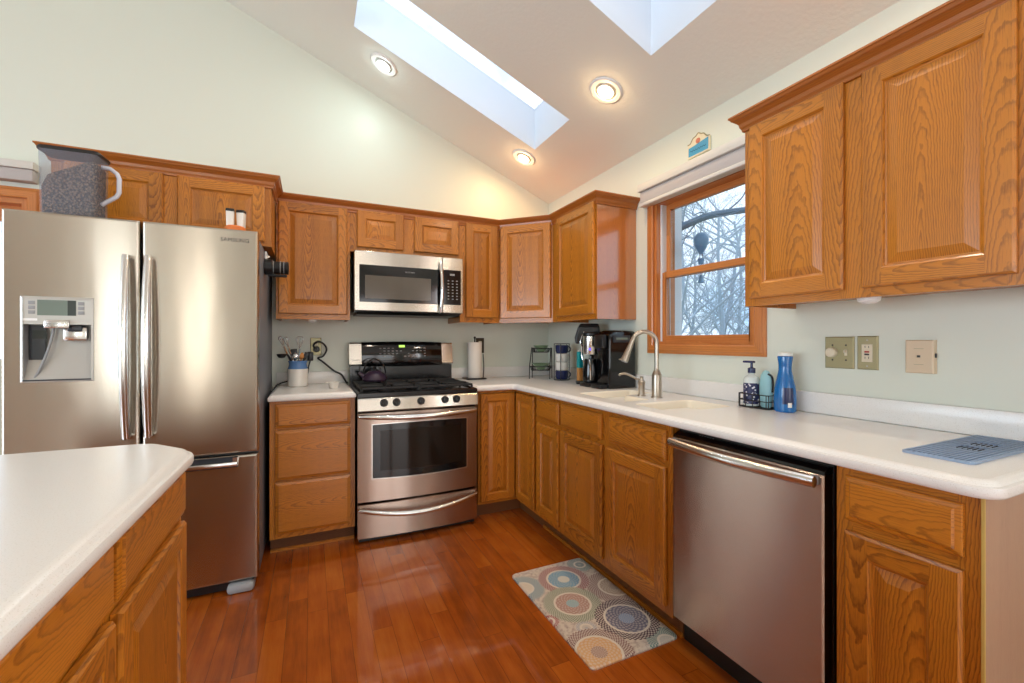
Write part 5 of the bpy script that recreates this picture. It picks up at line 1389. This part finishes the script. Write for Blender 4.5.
mb = MB(); mb.lathe([(.015, 1.708), (.021, 1.742), (.018, 1.742), (.013, 1.712), (.001, 1.712)], (hx, hy, 0), 'ornament', 18, caps=False); build('basket', mb, t)
mb = MB(); mb.tube([(hx, hy, 1.712), (hx, hy, 1.640)], .001, 'black', 5); mb.lathe([(.006, 1.640), (.011, 1.628), (.016, 1.602), (.023, 1.592), (.021, 1.592), (.001, 1.630)], (hx, hy, 0), 'ornament', 18, caps=False); build('bell', mb, t)

def tree(x, y, h, r, seed, label, lean=0.0, levels=5, spread=.62, low=.28):
    rr = random.Random(seed); mb = MB(); count = [0]
    def grow(p, d, length, rad, lev):
        n = 5 if lev < 2 else 3; pts = [p]; dd = d.copy()
        for k in range(n):
            dd = (dd + Vector((rr.uniform(-1, 1), rr.uniform(-1, 1), rr.uniform(-.5, .75))) * (.12 if lev == 0 else .22)).normalized()
            pts.append(pts[-1] + dd * length / n)
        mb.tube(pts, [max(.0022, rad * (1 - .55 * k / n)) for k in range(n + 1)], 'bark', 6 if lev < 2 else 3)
        if lev >= levels: return
        nb = (11 if lev == 0 else 4 if lev < 3 else 3)
        for b in range(nb):
            f = rr.uniform(low if lev == 0 else .2, 1.0); i = min(n - 1, int(f * n)); q = pts[i].lerp(pts[i + 1], f * n - i)
            a = rr.uniform(0, 2 * PI); s0 = dd.orthogonal().normalized(); s1 = dd.cross(s0)
            nd = (dd * rr.uniform(.35, .9) + (s0 * math.cos(a) + s1 * math.sin(a)) * spread * rr.uniform(.8, 1.4)).normalized()
            grow(q, nd, length * rr.uniform(.42, .64), max(.0025, rad * rr.uniform(.34, .52)), lev + 1)
    grow(Vector((x, y, -.65)), Vector((lean, rr.uniform(-.05, .05), 1)).normalized(), h, r, 0)
    t = build('bare_tree', mb, base=(x, y, -.6)); tag(t, label, 'tree', 'bare winter trees outside the window')
mb = MB(); bp = spline([(3.2, 3.6, -.65), (3.25, 3.4, .9), (3.15, 3.1, 2.2), (3.05, 2.6, 2.75), (2.95, 2.2, 2.86), (2.9, 1.8, 2.80), (3.0, 1.4, 2.90), (3.1, .9, 2.98), (3.2, .3, 2.92)], 6)
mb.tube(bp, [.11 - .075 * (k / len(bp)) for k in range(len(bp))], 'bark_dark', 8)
rr = random.Random(5)
for k in range(16, len(bp) - 1, 2):
    p = bp[k]; d = Vector((rr.uniform(-.4, .4), rr.uniform(-.8, .5), rr.uniform(-.5, .9))).normalized()
    q = [p, p + d * .25, p + d * .5 + Vector((0, rr.uniform(-.1, .1), rr.uniform(-.1, .1))), p + d * .8 + Vector((rr.uniform(-.1, .1), rr.uniform(-.2, .2), rr.uniform(-.2, .2)))]
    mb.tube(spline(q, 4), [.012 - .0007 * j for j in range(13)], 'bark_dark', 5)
tag(build('bare_tree', mb, base=(3.2, 3.6, -.6)), 'nearest bare tree with one thick bent branch across the top of the window', 'tree')
TL = 'thin leafless tree further off outside the kitchen window'
for i, (x, y, h, r) in enumerate(((4.2, 3.0, 4.6, .05), (6.6, 3.6, 4.8, .06), (6.6, 6.6, 5.0, .06), (10.0, 6.6, 5.6, .08), (10.5, 10.6, 6.0, .08), (14.5, 12.0, 7, .09), (13.0, 7.8, 6.5, .08), (8.4, .6, 5.2, .07), (11.5, 3.2, 6.0, .08), (9.5, -2.4, 5.6, .07))):
    tree(x, y, h, r, 40 + i, TL, levels=5, low=.08)
#@@
